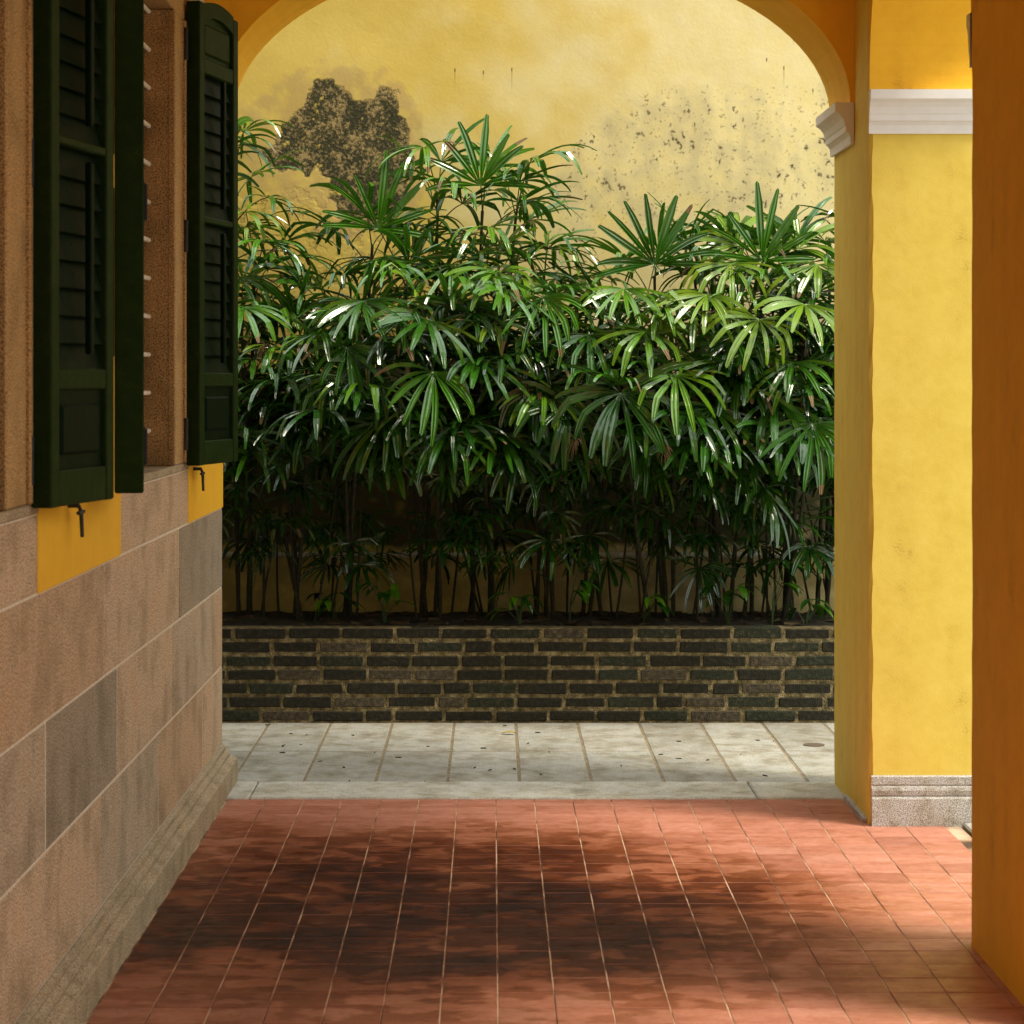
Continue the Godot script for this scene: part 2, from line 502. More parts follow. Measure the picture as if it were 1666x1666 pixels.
	M.court = tri_mat(pt, 0.9, 0.85, gb, 0.1, lin(0.9, 0.88, 0.84))

# ------------------------------------------------------------------ ground, courtyard, neighbours
func surroundings() -> void:
	var g := PlaneMesh.new()
	g.size = Vector2(260, 260)
	tag(part("ground", g, M.court, self, Vector3(0, -0.12, 0)), "", "", "", "structure")
	tag(part("courtyard_paving", box_mesh(2.15, 12, -0.10, -0.03, -12, 11.9), M.court, self), "", "", "", "structure")
	var st := new_st()
	dbox(st, 9.0, 9.4, -0.1, 2.6, -12, 11.9, 0.01)
	tag(part("courtyard_wall", done(st), M.cream, self), "cream wall on the far side of the court", "wall")
	tag(part("added_alley_wall", box_mesh(-4.4, -4.0, -0.1, 7.0, 9.17, 11.83, 0.01), M.slate, self), "unseen grey wall added at the left to keep light out of the alley", "wall")  # added out of view to darken the left end of the alley

# ------------------------------------------------------------------ floors
func floors() -> void:
	# terracotta tiles, 147 mm, joints run with the passage
	var bed := part("tiled_floor", box_mesh(-1.35, 1.684, -0.11, -0.0016, -5.0, 8.815, 0.0), M.tile_joint, self)
	tag(bed, "", "", "", "structure")
	var shapes := []
	var w := 0.1467
	for k in 6:
		var st := new_st()
		bbox(st, Vector3(0.0016, -0.012, -w + 0.0016), Vector3(w - 0.0016, 0, -0.0016), 0.0012, 0.0004)
		shapes.append(done(st))
	var all := []
	for r in range(0, 94):
		for c in range(-7, 12):
			var x := 0.016 + c * w
			var d := 8.82 - (r + 1) * w            # near edge of the tile
			if x > PIER_X + 0.05 and is_pier(d) and is_pier(d + w):
				continue
			if x + w > 1.69:
				continue
			var vis: bool = d > 5.5 and absf(x) < 1.7 and x / (d + 0.07) < 0.22 and d < 8.82
			all.append([d, x, vis])
	var rest := new_st()
	var n := 0
	for t in all:
		var k := rng.randi() % 6
		var p := Vector3(t[1], rng.randf_range(-0.0005, 0.0005), -t[0])
		if t[2] and n < 300 and t[0] < 8.0:
			n += 1
			part("tile", shapes[k], M["tile%d" % pick_tile()], bed, p)
		else:
			rest.append_from(shapes[k], 0, Transform3D(Basis(), p))
	tag(part("tile_field", rest.commit(), M.tile0, bed), "", "", "", "stuff")
	# granite kerb along the open end
	var kerb := part("kerb", box_mesh(-1.4, PIER_X, -0.12, -0.012, 8.83, 9.185, 0.0), M.paving_joint, self)
	tag(kerb, "", "", "", "structure")
	for e in [[-1.4, -0.93], [-0.93, 1.02], [1.02, 1.42]]:
		part("kerb_stone", box_mesh(e[0] + 0.002, e[1] - 0.002, -0.08, 0.004, 8.829, 9.187, 0.006, 0.0015), M.kerb, kerb)
	# alley paving: slabs 288 x 830 mm
	var pave := part("pavement", box_mesh(-9.0, 9.0, -0.12, -0.0025, 9.19, 11.9, 0.0), M.paving_joint, self)
	tag(pave, "", "", "", "structure")
	for r in 2:
		var d0: float = [9.198, 9.975][r]
		var d1: float = [9.97, 10.80][r]
		for c in range(-9, 12):
			var x := 0.111 + c * 0.288
			part("paving_slab", box_mesh(x + 0.0055, x + 0.2825, -0.06, rng.randf_range(-0.0002, 0.0012), d0 + 0.003, d1 - 0.012, 0.003, 0.0005), M["paving%d" % (rng.randi() % 3)], pave)
	# granite edge outside the arcade
	var ed := part("arcade_edging", box_mesh(1.69, 2.15, -0.12, -0.01, -5.0, 8.29, 0.0), M.paving_joint, self)
	tag(ed, "", "", "", "structure")
	for k in 9:
		var d := 8.28 - 1.4 * k
		part("edging_stone", box_mesh(1.692, 2.148, -0.06, 0.012, d - 1.395, d, 0.006, 0.002), M["paving%d" % (k % 3)], ed)

func pick_tile() -> int:
	var r := rng.randf()
	return 0 if r < 0.35 else 1 if r < 0.55 else 2 if r < 0.75 else 3 if r < 0.85 else 4

func is_pier(d: float) -> bool:
	for p in PIERS:
		if d >= p[0] - 0.01 and d <= p[1] + 0.01:
			return true
	return false

const PIERS := [[8.30, 9.16], [5.68, 6.54], [3.06, 3.92], [0.44, 1.30], [-2.18, -1.32], [-4.80, -3.94]]

# ------------------------------------------------------------------ the granite wall with windows and shutters
func left_wall() -> void:
	var w := thing("granite_wall", "speckled granite wall with yellow panels and green shuttered windows", "wall", Vector3(-1.3, 0, -6))
	w.position = Vector3.ZERO
	# body behind the stones
	var st := new_st()
	dbox(st, -1.7, -1.0774, -0.1, 1.30, -5.0, 9.19, 0.0)
	dbox(st, -1.7, -1.0774, 2.86, 3.75, -5.0, 9.19, 0.0)
	for e in [[8.16, 9.19], [5.455, 6.67], [2.75, 3.97], [-5.0, 1.3]]:
		dbox(st, -1.7, -1.0774, 1.298, 2.862, e[0], e[1], 0.0)
	part("wall_body", done(st), M.mortar, w)
	# coursed blocks
	var courses := [
		[0.150, 0.463, [-5, -3.6, -2.4, -1.2, 0.1, 1.4, 2.6, 3.8, 4.95, 6.35, 7.44, 8.58, 9.20]],
		[0.463, 0.779, [-5, -4, -2.8, -1.6, -0.4, 0.8, 2.0, 3.2, 4.4, 5.56, 6.62, 7.77, 8.88, 9.20]],
		[0.779, 1.095, [-5, -3.2, -1.6, 0.1, 1.9, 3.4, 4.9, 6.40, 7.93, 9.20]],
	]
	var gi := 0
	for c in courses:
		for i in c[2].size() - 1:
			gi += 1
			part("granite_block", box_mesh(-1.2, WALL_X + rng.randf_range(-0.0004, 0.0008), c[0] + 0.0032, c[1] - 0.0032, c[2][i] + 0.009, c[2][i + 1] - 0.009, 0.0025, 0.0004), M["granite%d" % [0, 2, 1, 0, 3, 1, 2][gi % 7]], w)
	# plinth: upright face, then a worn moulding up to the wall
	var prof := [Vector2(0, -0.05), Vector2(0.06, -0.05), Vector2(0.06, 0.090), Vector2(0.056, 0.095), Vector2(0.034, 0.107), Vector2(0.030, 0.107), Vector2(0.030, 0.117), Vector2(0.016, 0.128), Vector2(0.013, 0.128), Vector2(0.013, 0.142), Vector2(0, 0.150)]
	for e in [[-5.0, -3.0], [-3.0, -1.0], [-1.0, 1.0], [1.0, 2.9], [2.9, 4.4], [4.4, 5.62], [5.62, 7.02], [7.02, 8.02], [8.02, 9.21]]:
		var s := new_st()
		sweep(s, prof, Vector3(WALL_X, 0, -e[0] - 0.002), Vector3(WALL_X, 0, -e[1] + 0.002), Vector3(1, 0, 0))
		part("plinth_block", done(s), M.plinth, w)
	# plaster panels between the windows
	for e in [[8.162, 9.2], [5.457, 6.668], [2.752, 3.968], [-5.0, 1.298]]:
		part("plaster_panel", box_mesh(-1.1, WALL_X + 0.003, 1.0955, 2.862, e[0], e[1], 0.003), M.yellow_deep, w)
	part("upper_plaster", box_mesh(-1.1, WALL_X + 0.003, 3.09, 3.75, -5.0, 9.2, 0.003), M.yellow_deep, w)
	# windows at three places along the wall
	for o in [[6.67, 8.16], [3.97, 5.455], [1.3, 2.75]]:
		window(w, o[0], o[1])
	# shutters: hinge place, far end of the leaf, which leaf
	shutter(w, Vector3(-1.02, 1.305, -5.34), Vector3(-0.946, 1.305, -5.775))
	shutter(w, Vector3(-1.06, 1.305, -6.50), Vector3(-0.990, 1.305, -6.05), 0.076)
	shutter(w, Vector3(-1.017, 1.305, -8.03), Vector3(-0.930, 1.305, -8.46))
	shutter(w, Vector3(-1.05, 1.305, -3.80), Vector3(-0.971, 1.305, -3.35))
	# iron holdbacks under the open leaves
	for e in [5.83, 8.28]:
		var s := new_st()
		tube(s, [Vector3(WALL_X, 1.285, -e), Vector3(WALL_X + 0.03, 1.285, -e), Vector3(WALL_X + 0.036, 1.27, -e - 0.004), Vector3(WALL_X + 0.038, 1.205, -e - 0.008)], [0.006, 0.006, 0.006, 0.005], 8)
		tube(s, [Vector3(WALL_X + 0.036, 1.268, -e + 0.04), Vector3(WALL_X + 0.036, 1.268, -e - 0.04)], [0.005, 0.005], 8)
		part("shutter_holdback", done(s), M.iron, w)

func window(w: Node3D, d0: float, d1: float) -> void:
	# apron stones, sill, jambs and head of granite
	part("granite_block", box_mesh(-1.2, WALL_X, 1.098, 1.283, d0 + 0.002, d1 - 0.002, 0.003, 0.001), M.granite1, w)
	part("window_sill", box_mesh(-1.45, WALL_X + 0.004, 1.286, 1.312, d0 + 0.002, d1 - 0.002, 0.004, 0.001), M.plinth, w)
	for s in [[d0 + 0.002, d0 + 0.375], [d1 - 0.375, d1 - 0.002]]:
		var far: bool = s[0] > d0 + 0.1
		var st := new_st()
		dbox(st, -1.45, WALL_X, 1.313, 2.858, s[0], s[1], 0.004)
		var jamb := part("window_jamb", done(st), M.jamb, w)
		var b := new_st()
		var e0: float = s[0] + 0.24 if far else s[1] - 0.30
		dbox(b, WALL_X - 0.004, WALL_X + 0.011, 1.314, 2.857, e0, e0 + 0.055, 0.004)
		var r0: float = s[0] - 0.0015 if far else s[1] - 0.0155
		dbox(b, WALL_X - 0.02, WALL_X + 0.006, 1.314, 2.857, r0, r0 + 0.017, 0.004)
		part("fillet", done(b), M.jamb, jamb)
	part("window_head", box_mesh(-1.45, WALL_X + 0.002, 2.8585, 3.088, d0 + 0.002, d1 - 0.002, 0.004), M.jamb, w)
	# glazed sash deep in the recess
	var i0 := d0 + 0.376
	var i1 := d1 - 0.376
	var f := new_st()
	for e in [[i0, i0 + 0.05], [i1 - 0.05, i1], [(i0 + i1) / 2 - 0.03, (i0 + i1) / 2 + 0.03]]:
		dbox(f, -1.42, -1.37, 1.313, 2.857, e[0], e[1], 0.004)
	for y in [1.313, 1.7, 2.1, 2.5, 2.807]:
		dbox(f, -1.419, -1.371, y, y + 0.048, i0, i1, 0.004)
	var win := part("window", done(f), M.green, w)
	part("pane", box_mesh(-1.398, -1.392, 1.314, 2.856, i0, i1, 0.0), M.pane, win)
	# level security bars let into the jambs
	for k in 12:
		var s := new_st()
		var y := 1.432 + 0.1287 * k
		tube(s, [Vector3(-1.159, y, -i0 + 0.01), Vector3(-1.159, y, -i1 - 0.002)], [0.0085, 0.0085], 10)
		part("security_bar", done(s), M.bar_white, win)

func shutter(w: Node3D, hinge: Vector3, free: Vector3, T := 0.05) -> void:
	var leaf := Node3D.new()
	leaf.name = "shutter"
	w.add_child(leaf, true)
	var L := (free - hinge).length()
	var u := (free - hinge).normalized()
	leaf.transform = Transform3D(Basis(u, UPV, u.cross(UPV)), hinge)
	var sw := 0.055
	# stiles
	for x in [0.0, L - sw]:
		var st := new_st()
		bbox(st, Vector3(x, 0.0, -T), Vector3(x + sw, 1.622 if x == 0.0 else 1.615, 0), 0.004)
		part("stile", done(st), M.green_lit, leaf)
	# rails
	for r in [[0.0, 0.085], [0.275, 0.325], [0.852, 0.874], [1.375, 1.43]]:
		var st := new_st()
		bbox(st, Vector3(sw + 0.0005, r[0] + 0.0005, -T + 0.002), Vector3(L - sw - 0.0005, r[1], -0.002), 0.004)
		part("rail", done(st), M.green_lit, leaf)
	# lower field
	var st2 := new_st()
	bbox(st2, Vector3(sw - 0.004, 0.078, -0.036), Vector3(L - sw + 0.004, 0.284, -0.014), 0.001)
	bbox(st2, Vector3(sw + 0.03, 0.115, -0.044), Vector3(L - sw - 0.03, 0.245, -0.006), 0.012)
	part("panel", done(st2), M.green, leaf)
	# arched top: head rail whose lower edge is bowed, and a fielded panel under it
	var hd := new_st()
	var N := 14
	for i in N:
		var a0 := float(i) / N
		var a1 := float(i + 1) / N
		var x0 := lerpf(sw, L - sw, a0)
		var x1 := lerpf(sw, L - sw, a1)
		var lo0 := 1.56 + 0.025 * sin(PI * a0)
		var lo1 := 1.56 + 0.025 * sin(PI * a1)
		var hi0 := 1.61 + 0.03 * sin(PI * (0.12 + 0.76 * a0))
		var hi1 := 1.61 + 0.03 * sin(PI * (0.12 + 0.76 * a1))
		for z in [-T + 0.001, -0.001]:
			quad(hd, Vector3(x0, lo0, z), Vector3(x1, lo1, z), Vector3(x1, hi1, z), Vector3(x0, hi0, z), Vector3(0, 0, 1 if z > -0.02 else -1))
		quad(hd, Vector3(x0, hi0, -T), Vector3(x1, hi1, -T), Vector3(x1, hi1, 0), Vector3(x0, hi0, 0), UPV)
		quad(hd, Vector3(x0, lo0, -T), Vector3(x1, lo1, -T), Vector3(x1, lo1, -0.001), Vector3(x0, lo0, -0.001), -UPV)
	part("head_rail", done(hd), M.green_lit, leaf)
	var pn := new_st()
	bbox(pn, Vector3(sw - 0.004, 1.422, -0.036), Vector3(L - sw + 0.004, 1.60, -0.016), 0.001)
	bbox(pn, Vector3(sw + 0.02, 1.445, -0.042), Vector3(L - sw - 0.02, 1.555, -0.008), 0.008)
	part("panel", done(pn), M.green_lit, leaf)
	# tilting slats in two fields
	for fld in [[0.325, 0.852], [0.874, 1.375]]:
		var n := int(round((fld[1] - fld[0]) / 0.0635))
		var pitch: float = (fld[1] - fld[0]) / n
		for i in n:
			var s := new_st()
			var y: float = fld[0] + pitch * (i + 0.5)
			bbox(s, Vector3(sw + 0.001, -0.041, -0.003), Vector3(L - sw - 0.001, 0.041, 0.003), 0.002, 0.0006, Basis(Vector3(1, 0, 0), deg_to_rad(-15 + rng.randf_range(-2, 2))), Vector3(0, y, -0.024))
			part("slat", done(s), M.green, leaf)
	var tb := new_st()
	bbox(tb, Vector3(L * 0.5, 0.36, 0.002), Vector3(L * 0.5 + 0.024, 0.822, 0.018), 0.003)
	bbox(tb, Vector3(L * 0.5, 0.91, 0.002), Vector3(L * 0.5 + 0.024, 1.365, 0.018), 0.003)
	part("tilt_rod", done(tb), M.green, leaf)
	var hg := new_st()
	for y in [0.06, 0.75, 1.42]:
		bbox(hg, Vector3(-0.012, y, -T - 0.012), Vector3(0.03, y + 0.10, -T + 0.004), 0.002)
		tube(hg, [Vector3(-0.008, y - 0.006, -T + 0.002), Vector3(-0.008, y + 0.106, -T + 0.002)], [0.009, 0.009], 8)
	part("hinge", done(hg), M.iron, leaf)

# ------------------------------------------------------------------ the arch across the passage
func impost_profile() -> Array:
	return [Vector2(0, 0), Vector2(0.012, 0), Vector2(0.014, 0.030), Vector2(0.022, 0.042), Vector2(0.030, 0.046), Vector2(0.030, 0.066), Vector2(0.034, 0.072), Vector2(0.040, 0.094), Vector2(0.052, 0.110), Vector2(0.070, 0.122), Vector2(0.070, 0.155), Vector2(0, 0.155)]

func arch_wall() -> void:
	var w := thing("arch_wall", "yellow end wall with the wide rounded arch opening onto the palms", "arch")
	var st := new_st()
	arch_piece(st, Vector3(0, 0, -8.64), Vector3(1, 0, 0), Vector3(0, 0, -1), -1.08, PIER_X, 0.159, 1.185, SPRING, 0.645, 3.9, 0.52)
	part("arch", done(st), M.yellow_shade, w)
	var s := new_st()
	sweep(s, impost_profile(), Vector3(PIER_X - 0.002, SPRING - 0.155, -8.641), Vector3(PIER_X - 0.002, SPRING - 0.155, -9.165), Vector3(-1, 0, 0))
	part("impost", done(s), M.white, w)
	# ceiling, unseen upper storey, and an eave added to hold back high light
	tag(part("ceiling", box_mesh(-1.7, 1.72, 3.752, 3.9, -5.0, 8.64, 0.0), M.yellow_deep, self), "", "", "", "structure")
	var up := new_st()
	dbox(up, -6.0, 1.72, 3.901, 7.0, -5.0, 9.16, 0.01)
	dbox(up, 1.721, 2.1, 3.92, 4.05, -5.0, 9.16, 0.01)  # eave added out of view to keep high sky light off the floor
	part("upper_storey_added_eave", done(up), M.slate, w)
	part("building_flank", box_mesh(-6.0, -1.71, -0.1, 3.9, -5.0, 9.16, 0.01), M.slate, w)

# ------------------------------------------------------------------ arcade on the right
func arcade() -> void:
	var labels := ["bright yellow arcade pier with a white moulded band and granite base", "shaded orange pier close to the camera on the right", "", "", "", ""]
	for i in PIERS.size():
		var p: Array = PIERS[i]
		var lb: String = labels[i] if labels[i] else "yellow arcade pier, the %s one counted from the arch, behind the viewer" % ["", "", "third", "fourth", "fifth", "sixth"][i]
		var t := thing("arcade_pier", lb, "pillar", Vector3.ZERO, "piers of the arcade")
		part("shaft", pier_shape(PIER_X, 1.76, 0.0, SPRING + 1.1, p[0], p[1]), M.yellow if i == 0 else M.yellow_shade, t)
		# white impost bands on the two faces inside the arches
		for f in [[p[0], 1.0], [p[1], -1.0]]:
			if i == 0 and f[1] < 0: continue
			var s := new_st()
			sweep(s, impost_profile().map(func(v): return Vector2(v.x * 0.72, v.y)), Vector3(PIER_X - 0.003, SPRING - 0.155, -f[0] - 0.001 * f[1]), Vector3(1.763, SPRING - 0.155, -f[0] - 0.001 * f[1]), Vector3(0, 0, f[1]))
			part("impost", done(s), M.white, t)
			# granite base with a worn moulding
			var b := new_st()
			var pr := [Vector2(0, -0.02), Vector2(0.022, -0.02), Vector2(0.022, 0.098), Vector2(0.018, 0.104), Vector2(0.012, 0.106), Vector2(0.016, 0.112), Vector2(0.018, 0.128), Vector2(0.015, 0.140), Vector2(0.009, 0.143), Vector2(0.012, 0.150), Vector2(0.012, 0.176), Vector2(0.006, 0.181), Vector2(0, 0.181)]
			sweep(b, pr, Vector3(PIER_X + 0.006, 0, -f[0] - 0.001 * f[1]), Vector3(1.767, 0, -f[0] - 0.001 * f[1]), Vector3(0, 0, f[1]))
			part("base_stone", done(b), M.base_granite, t)
		# low granite strip along the passage side
		if i == 0: part("base_strip", box_mesh(PIER_X - 0.014, PIER_X + 0.02, -0.02, 0.018, p[0] + 0.05, mini(9, p[1]) * 1.0 if p[1] < 8.5 else 8.82, 0.006, 0.002), M.base_granite, t)
	var w := thing("arcade_wall", "yellow arcade wall whose arches spring from the piers on the right", "arcade")
	for i in PIERS.size() - 1:
		var d0: float = PIERS[i + 1][1]
		var d1: float = PIERS[i][0]
		var st := new_st()
		arch_piece(st, Vector3(PIER_X, 0, 0), Vector3(0, 0, -1), Vector3(1, 0, 0), d0, d1, (d0 + d1) / 2, (d1 - d0) / 2 - 0.001, SPRING, 0.80, 3.75, 0.40)
		part("arch", done(st), M.yellow_shade, w)

# ------------------------------------------------------------------ the old wall behind the palms
func garden_wall() -> void:
	var w := thing("garden_wall", "old yellow garden wall with a dark mould patch and peeling paint", "wall", Vector3(0, 0, -11.84))
	var st := SurfaceTool.new()
	st.begin(Mesh.PRIMITIVE_TRIANGLES)
	var nz := FastNoiseLite.new()
	nz.seed = 31
	nz.frequency = 1.3
	var NX := 88
	var NY := 88
	for j in NY + 1:
		for i in NX + 1:
			var x := -2.2 + 4.4 * i / NX
			var y := 4.0 * j / NY
			st.set_uv(Vector2((x + 2.2) / 4.4, 1.0 - y / 4.4))
			var edge := minf(minf(i, NX - i), minf(j, NY - j))
			st.add_vertex(Vector3(x, y, 0.0 if edge < 1 else nz.get_noise_2d(x, y) * 0.006))
	for j in NY:
		for i in NX:
			var a := j * (NX + 1) + i
			for k in [a, a + NX + 1, a + 1, a + 1, a + NX + 1, a + NX + 2]:
				st.add_index(k)
	st.generate_normals()
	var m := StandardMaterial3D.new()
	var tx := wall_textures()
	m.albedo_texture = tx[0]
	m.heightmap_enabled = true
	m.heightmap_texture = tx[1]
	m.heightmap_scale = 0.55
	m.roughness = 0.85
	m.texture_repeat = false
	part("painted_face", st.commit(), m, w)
	var b := new_st()
	bbox(b, Vector3(-9, -0.1, -0.35), Vector3(9, 4.0, -0.004), 0.0)
	bbox(b, Vector3(-9, -0.1, -0.003), Vector3(-2.2, 4.0, 0), 0.0)
	bbox(b, Vector3(2.2, -0.1, -0.003), Vector3(9, 4.0, 0), 0.0)
	part("wall_body", done(b), M.yellow, w)
	part("coping", box_mesh(-9, 9, 4.002, 4.1, -0.07, 0.40, 0.01), M.base_granite, w)
	# water pipe clipped to the wall
	var p := thing("water_pipe", "thin painted pipe running level along the wall behind the palm stems", "pipe", Vector3(0, 0.71, -11.80))
	var s := new_st()
	tube(s, [Vector3(-4, 0, 0), Vector3(-1.5, 0.002, 0), Vector3(0, 0, 0), Vector3(1.5, -0.002, 0), Vector3(4, 0, 0)], [0.0145, 0.0145, 0.0145, 0.0145, 0.0145], 10)
	part("tube", done(s), M.pipe, p)
	for x in [-0.78, 0.255, 0.985, 1.6]:
		var c := new_st()
		tube(c, [Vector3(x - 0.022, 0, 0), Vector3(x + 0.022, 0, 0)], [0.019, 0.019], 10)
		bbox(c, Vector3(x - 0.008, -0.017, -0.042), Vector3(x + 0.008, 0.017, 0), 0.002)
		part("coupling", done(c), M.pipe, p)

func px(x: float, y: float) -> Vector2:      # place on the wall (m) of a feature measured on the photograph
	return Vector2((x - 800.0) / 316.7, 1.6 - (y - 620.0) / 316.7)

func soft_mask(poly: Array, size: int) -> PackedByteArray:
	var pg := PackedVector2Array()
	for p in poly:
		var q := px(p[0], p[1])
		pg.append(Vector2((q.x + 2.2) / 4.4, 1.0 - q.y / 4.4) * 176.0)
	var im := Image.create(176, 176, false, Image.FORMAT_L8)
	for y in 176:
		for x in 176:
			if Geometry2D.is_point_in_polygon(Vector2(x + 0.5, y + 0.5), pg):
				im.set_pixel(x, y, Color.WHITE)
	im.resize(110, 110, Image.INTERPOLATE_BILINEAR)
	im.resize(size, size, Image.INTERPOLATE_CUBIC)
	return im.get_data()

func wall_textures() -> Array:
	var S := 1536
	var patch := soft_mask([[504, 131], [524, 126], [552, 136], [569, 158], [586, 162], [610, 160], [612, 146], [641, 143], [651, 179], [665, 203], [668, 220], [672, 282], [658, 316], [641, 364], [576, 366], [548, 359], [543, 330], [536, 304], [524, 280], [509, 275], [500, 290], [491, 302], [488, 282], [473, 282], [437, 273], [423, 244], [447, 234], [471, 234], [449, 215], [449, 206], [466, 196], [483, 177], [502, 170]], S)
	var halo := soft_mask([[430, 150], [500, 108], [560, 105], [640, 120], [690, 180], [690, 300], [660, 380], [540, 390], [450, 330], [395, 290], [390, 180]], S)
	var dots := soft_mask([[930, 230], [1050, 150], [1380, 130], [1500, 250], [1400, 340], [1200, 345], [1000, 400], [900, 500], [880, 330]], S)
	var low := soft_mask([[380, 320], [520, 300], [640, 380], [700, 520], [600, 700], [380, 650]], S)
	var f1 := noise_img(S, 0.10, 41, FastNoiseLite.TYPE_SIMPLEX, 3).get_data()
	var f2 := noise_img(S, 0.02, 42, FastNoiseLite.TYPE_SIMPLEX_SMOOTH, 5).get_data()
	var f3 := noise_img(S, 0.005, 43, FastNoiseLite.TYPE_SIMPLEX_SMOOTH, 5).get_data()
	var f4 := noise_img(S, 0.045, 44, FastNoiseLite.TYPE_SIMPLEX_SMOOTH, 4).get_data()
	var rnd := speckle_img(S, 45).get_data()
	var g := noise_img(S, 0.24, 46, FastNoiseLite.TYPE_SIMPLEX, 2).get_data()
	var us := noise_img(S, 0.012, 47, FastNoiseLite.TYPE_SIMPLEX_SMOOTH, 4, 5.0)
	us.rotate_90(CLOCKWISE)
	var u := us.get_data()
	var damp_shade := soft_mask([[200, 690], [380, 760], [520, 720], [700, 690], [900, 700], [1400, 700], [1700, 720], [1700, 893], [0, 893], [0, 690]], S)  # wet grime, with the shade under the palms painted in
	var low2 := soft_mask([[0, 896], [1700, 896], [1700, 1060], [0, 1060]], S)  # band below the pipe, toned darker the same way
	var yellow := Vector3(0.73, 0.555, 0.135)
	var yellow2 := Vector3(0.68, 0.49, 0.105)
	var cream := Vector3(0.80, 0.69, 0.38)
	var grey := Vector3(0.56, 0.47, 0.25)
	var col := PackedByteArray()
	col.resize(S * S * 3)
	var hgt := PackedByteArray()
	hgt.resize(S * S)
	var lut := PackedByteArray()
	for i in 1025:
		lut.append(int(Color(i / 1024.0, 0, 0).linear_to_srgb().r * 255.0))
	for i in S * S:
		var a := f1[i] / 255.0
		var b := f2[i] / 255.0
		var c := f3[i] / 255.0
		var d := f4[i] / 255.0
		var r := rnd[i] / 255.0
		var k := yellow.lerp(yellow2, clampf(0.4 + (0.55 - c) * 0.9 + (b - 0.5) * 0.5, 0, 1))
		var h := 0.62 + (b - 0.5) * 0.16 + (a - 0.5) * 0.05
		var pl := smoothstep(0.36, 0.72, float(i % S) / S + (c - 0.5) * 0.35) * 0.8
		if pl > 0.01:
			k = k.lerp(cream, clampf(pl + (b - 0.5) * 0.5 * pl, 0, 1))
		var dt := dots[i] / 255.0
		if dt > 0.05:
			var gr := clampf((b * 0.4 + c * 0.35 + u[i] / 255.0 * 0.5 - 0.54) * 3.5, 0, 1) * dt
			k = k.lerp(grey, gr * 0.8)
			var pin := clampf((a * 0.7 + d * 0.5 - 0.80) * 9.0, 0, 1) * dt
			k = k.lerp(Vector3(0.16, 0.11, 0.06), pin * 0.6)
			var spot := clampf((d * 0.6 + b * 0.55 - 0.72 - (1.0 - dt) * 0.15) * 9.0, 0, 1) * clampf((a - 0.40) * 5.0, 0, 1) * clampf((c - 0.36) * 5.0, 0, 1)
			k = k.lerp(Vector3(0.085, 0.06, 0.022), spot * 0.9)
			h -= spot * 0.16
		var lw := low[i] / 255.0
		if lw > 0.05:
			var fl := clampf((absf(d - 0.5) * -1.0 + 0.045) * 30.0, 0, 1) * lw * clampf((b - 0.45) * 6.0, 0, 1)
			k = k.lerp(Vector3(0.16, 0.095, 0.04), fl * 0.75)
			h -= clampf((d - 0.5) * 6.0, 0, 1) * lw * 0.2
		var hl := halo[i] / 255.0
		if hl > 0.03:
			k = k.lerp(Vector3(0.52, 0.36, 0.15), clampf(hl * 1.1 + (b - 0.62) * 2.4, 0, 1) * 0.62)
		var pm := patch[i] / 255.0 + (u[i] / 255.0 - 0.5) * 0.35 + (d - 0.5) * 0.75 + (b - 0.5) * 0.6 + (a - 0.5) * 0.35
		if pm > 0.43 and patch[i] > 5:
			var t := clampf((g[i] / 255.0 - 0.5) * 1.0 + (a - 0.5) * 1.5 + (d - 0.5) * 1.5 + (b - 0.5) * 1.7 + (r - 0.5) * 0.5 + 0.19, 0, 1)
			var q := Vector3(0.034, 0.034, 0.012).lerp(Vector3(0.17, 0.125, 0.05), clampf(t * 2.0, 0, 1)).lerp(Vector3(0.38, 0.28, 0.12), clampf(t * 2.0 - 1.0, 0, 1))
			k = k.lerp(q, clampf((pm - 0.43) * 4.0, 0, 1))
			h = lerpf(h, 0.22 + a * 0.4 + (r - 0.5) * 0.12, clampf((pm - 0.46) * 12.0, 0, 1))
		var dm := damp_shade[i] / 255.0
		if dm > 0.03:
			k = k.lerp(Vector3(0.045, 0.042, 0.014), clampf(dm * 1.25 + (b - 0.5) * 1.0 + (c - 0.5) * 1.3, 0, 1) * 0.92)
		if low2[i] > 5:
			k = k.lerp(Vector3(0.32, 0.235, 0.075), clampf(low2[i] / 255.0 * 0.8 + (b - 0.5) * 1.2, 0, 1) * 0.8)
		k *= 0.95 + 0.1 * r
		col[i * 3] = lut[int(clampf(k.x, 0, 1) * 1024)]
		col[i * 3 + 1] = lut[int(clampf(k.y, 0, 1) * 1024)]
		col[i * 3 + 2] = lut[int(clampf(k.z, 0, 1) * 1024)]
		hgt[i] = int(clampf(h, 0, 1) * 255)
	# rust runs under old nails
	for n in [[740, 112, 30], [786, 116, 16], [832, 111, 42], [1247, 95, 8], [1275, 108, 36], [1322, 145, 12], [1290, 60, 14], [1130, 200, 20]]:
		var q := px(n[0], n[1])
		var cx := int((q.x + 2.2) / 4.4 * S)
		var cy := int((1.0 - q.y / 4.4) * S)
		for yy in int(n[2] * 1.1):
			for xx in [0, 1]:
				var at: int = ((cy + yy) * S + cx + xx) * 3
				var f: float = 0.45 if yy < 6 else 0.78 + 0.2 * yy / (n[2] * 1.1)
				for ch in 3:
					col[at + ch] = int(col[at + ch] * f)
	return [ImageTexture.create_from_image(Image.create_from_data(S, S, false, Image.FORMAT_RGB8, col)), ImageTexture.create_from_image(Image.create_from_data(S, S, false, Image.FORMAT_L8, hgt))]

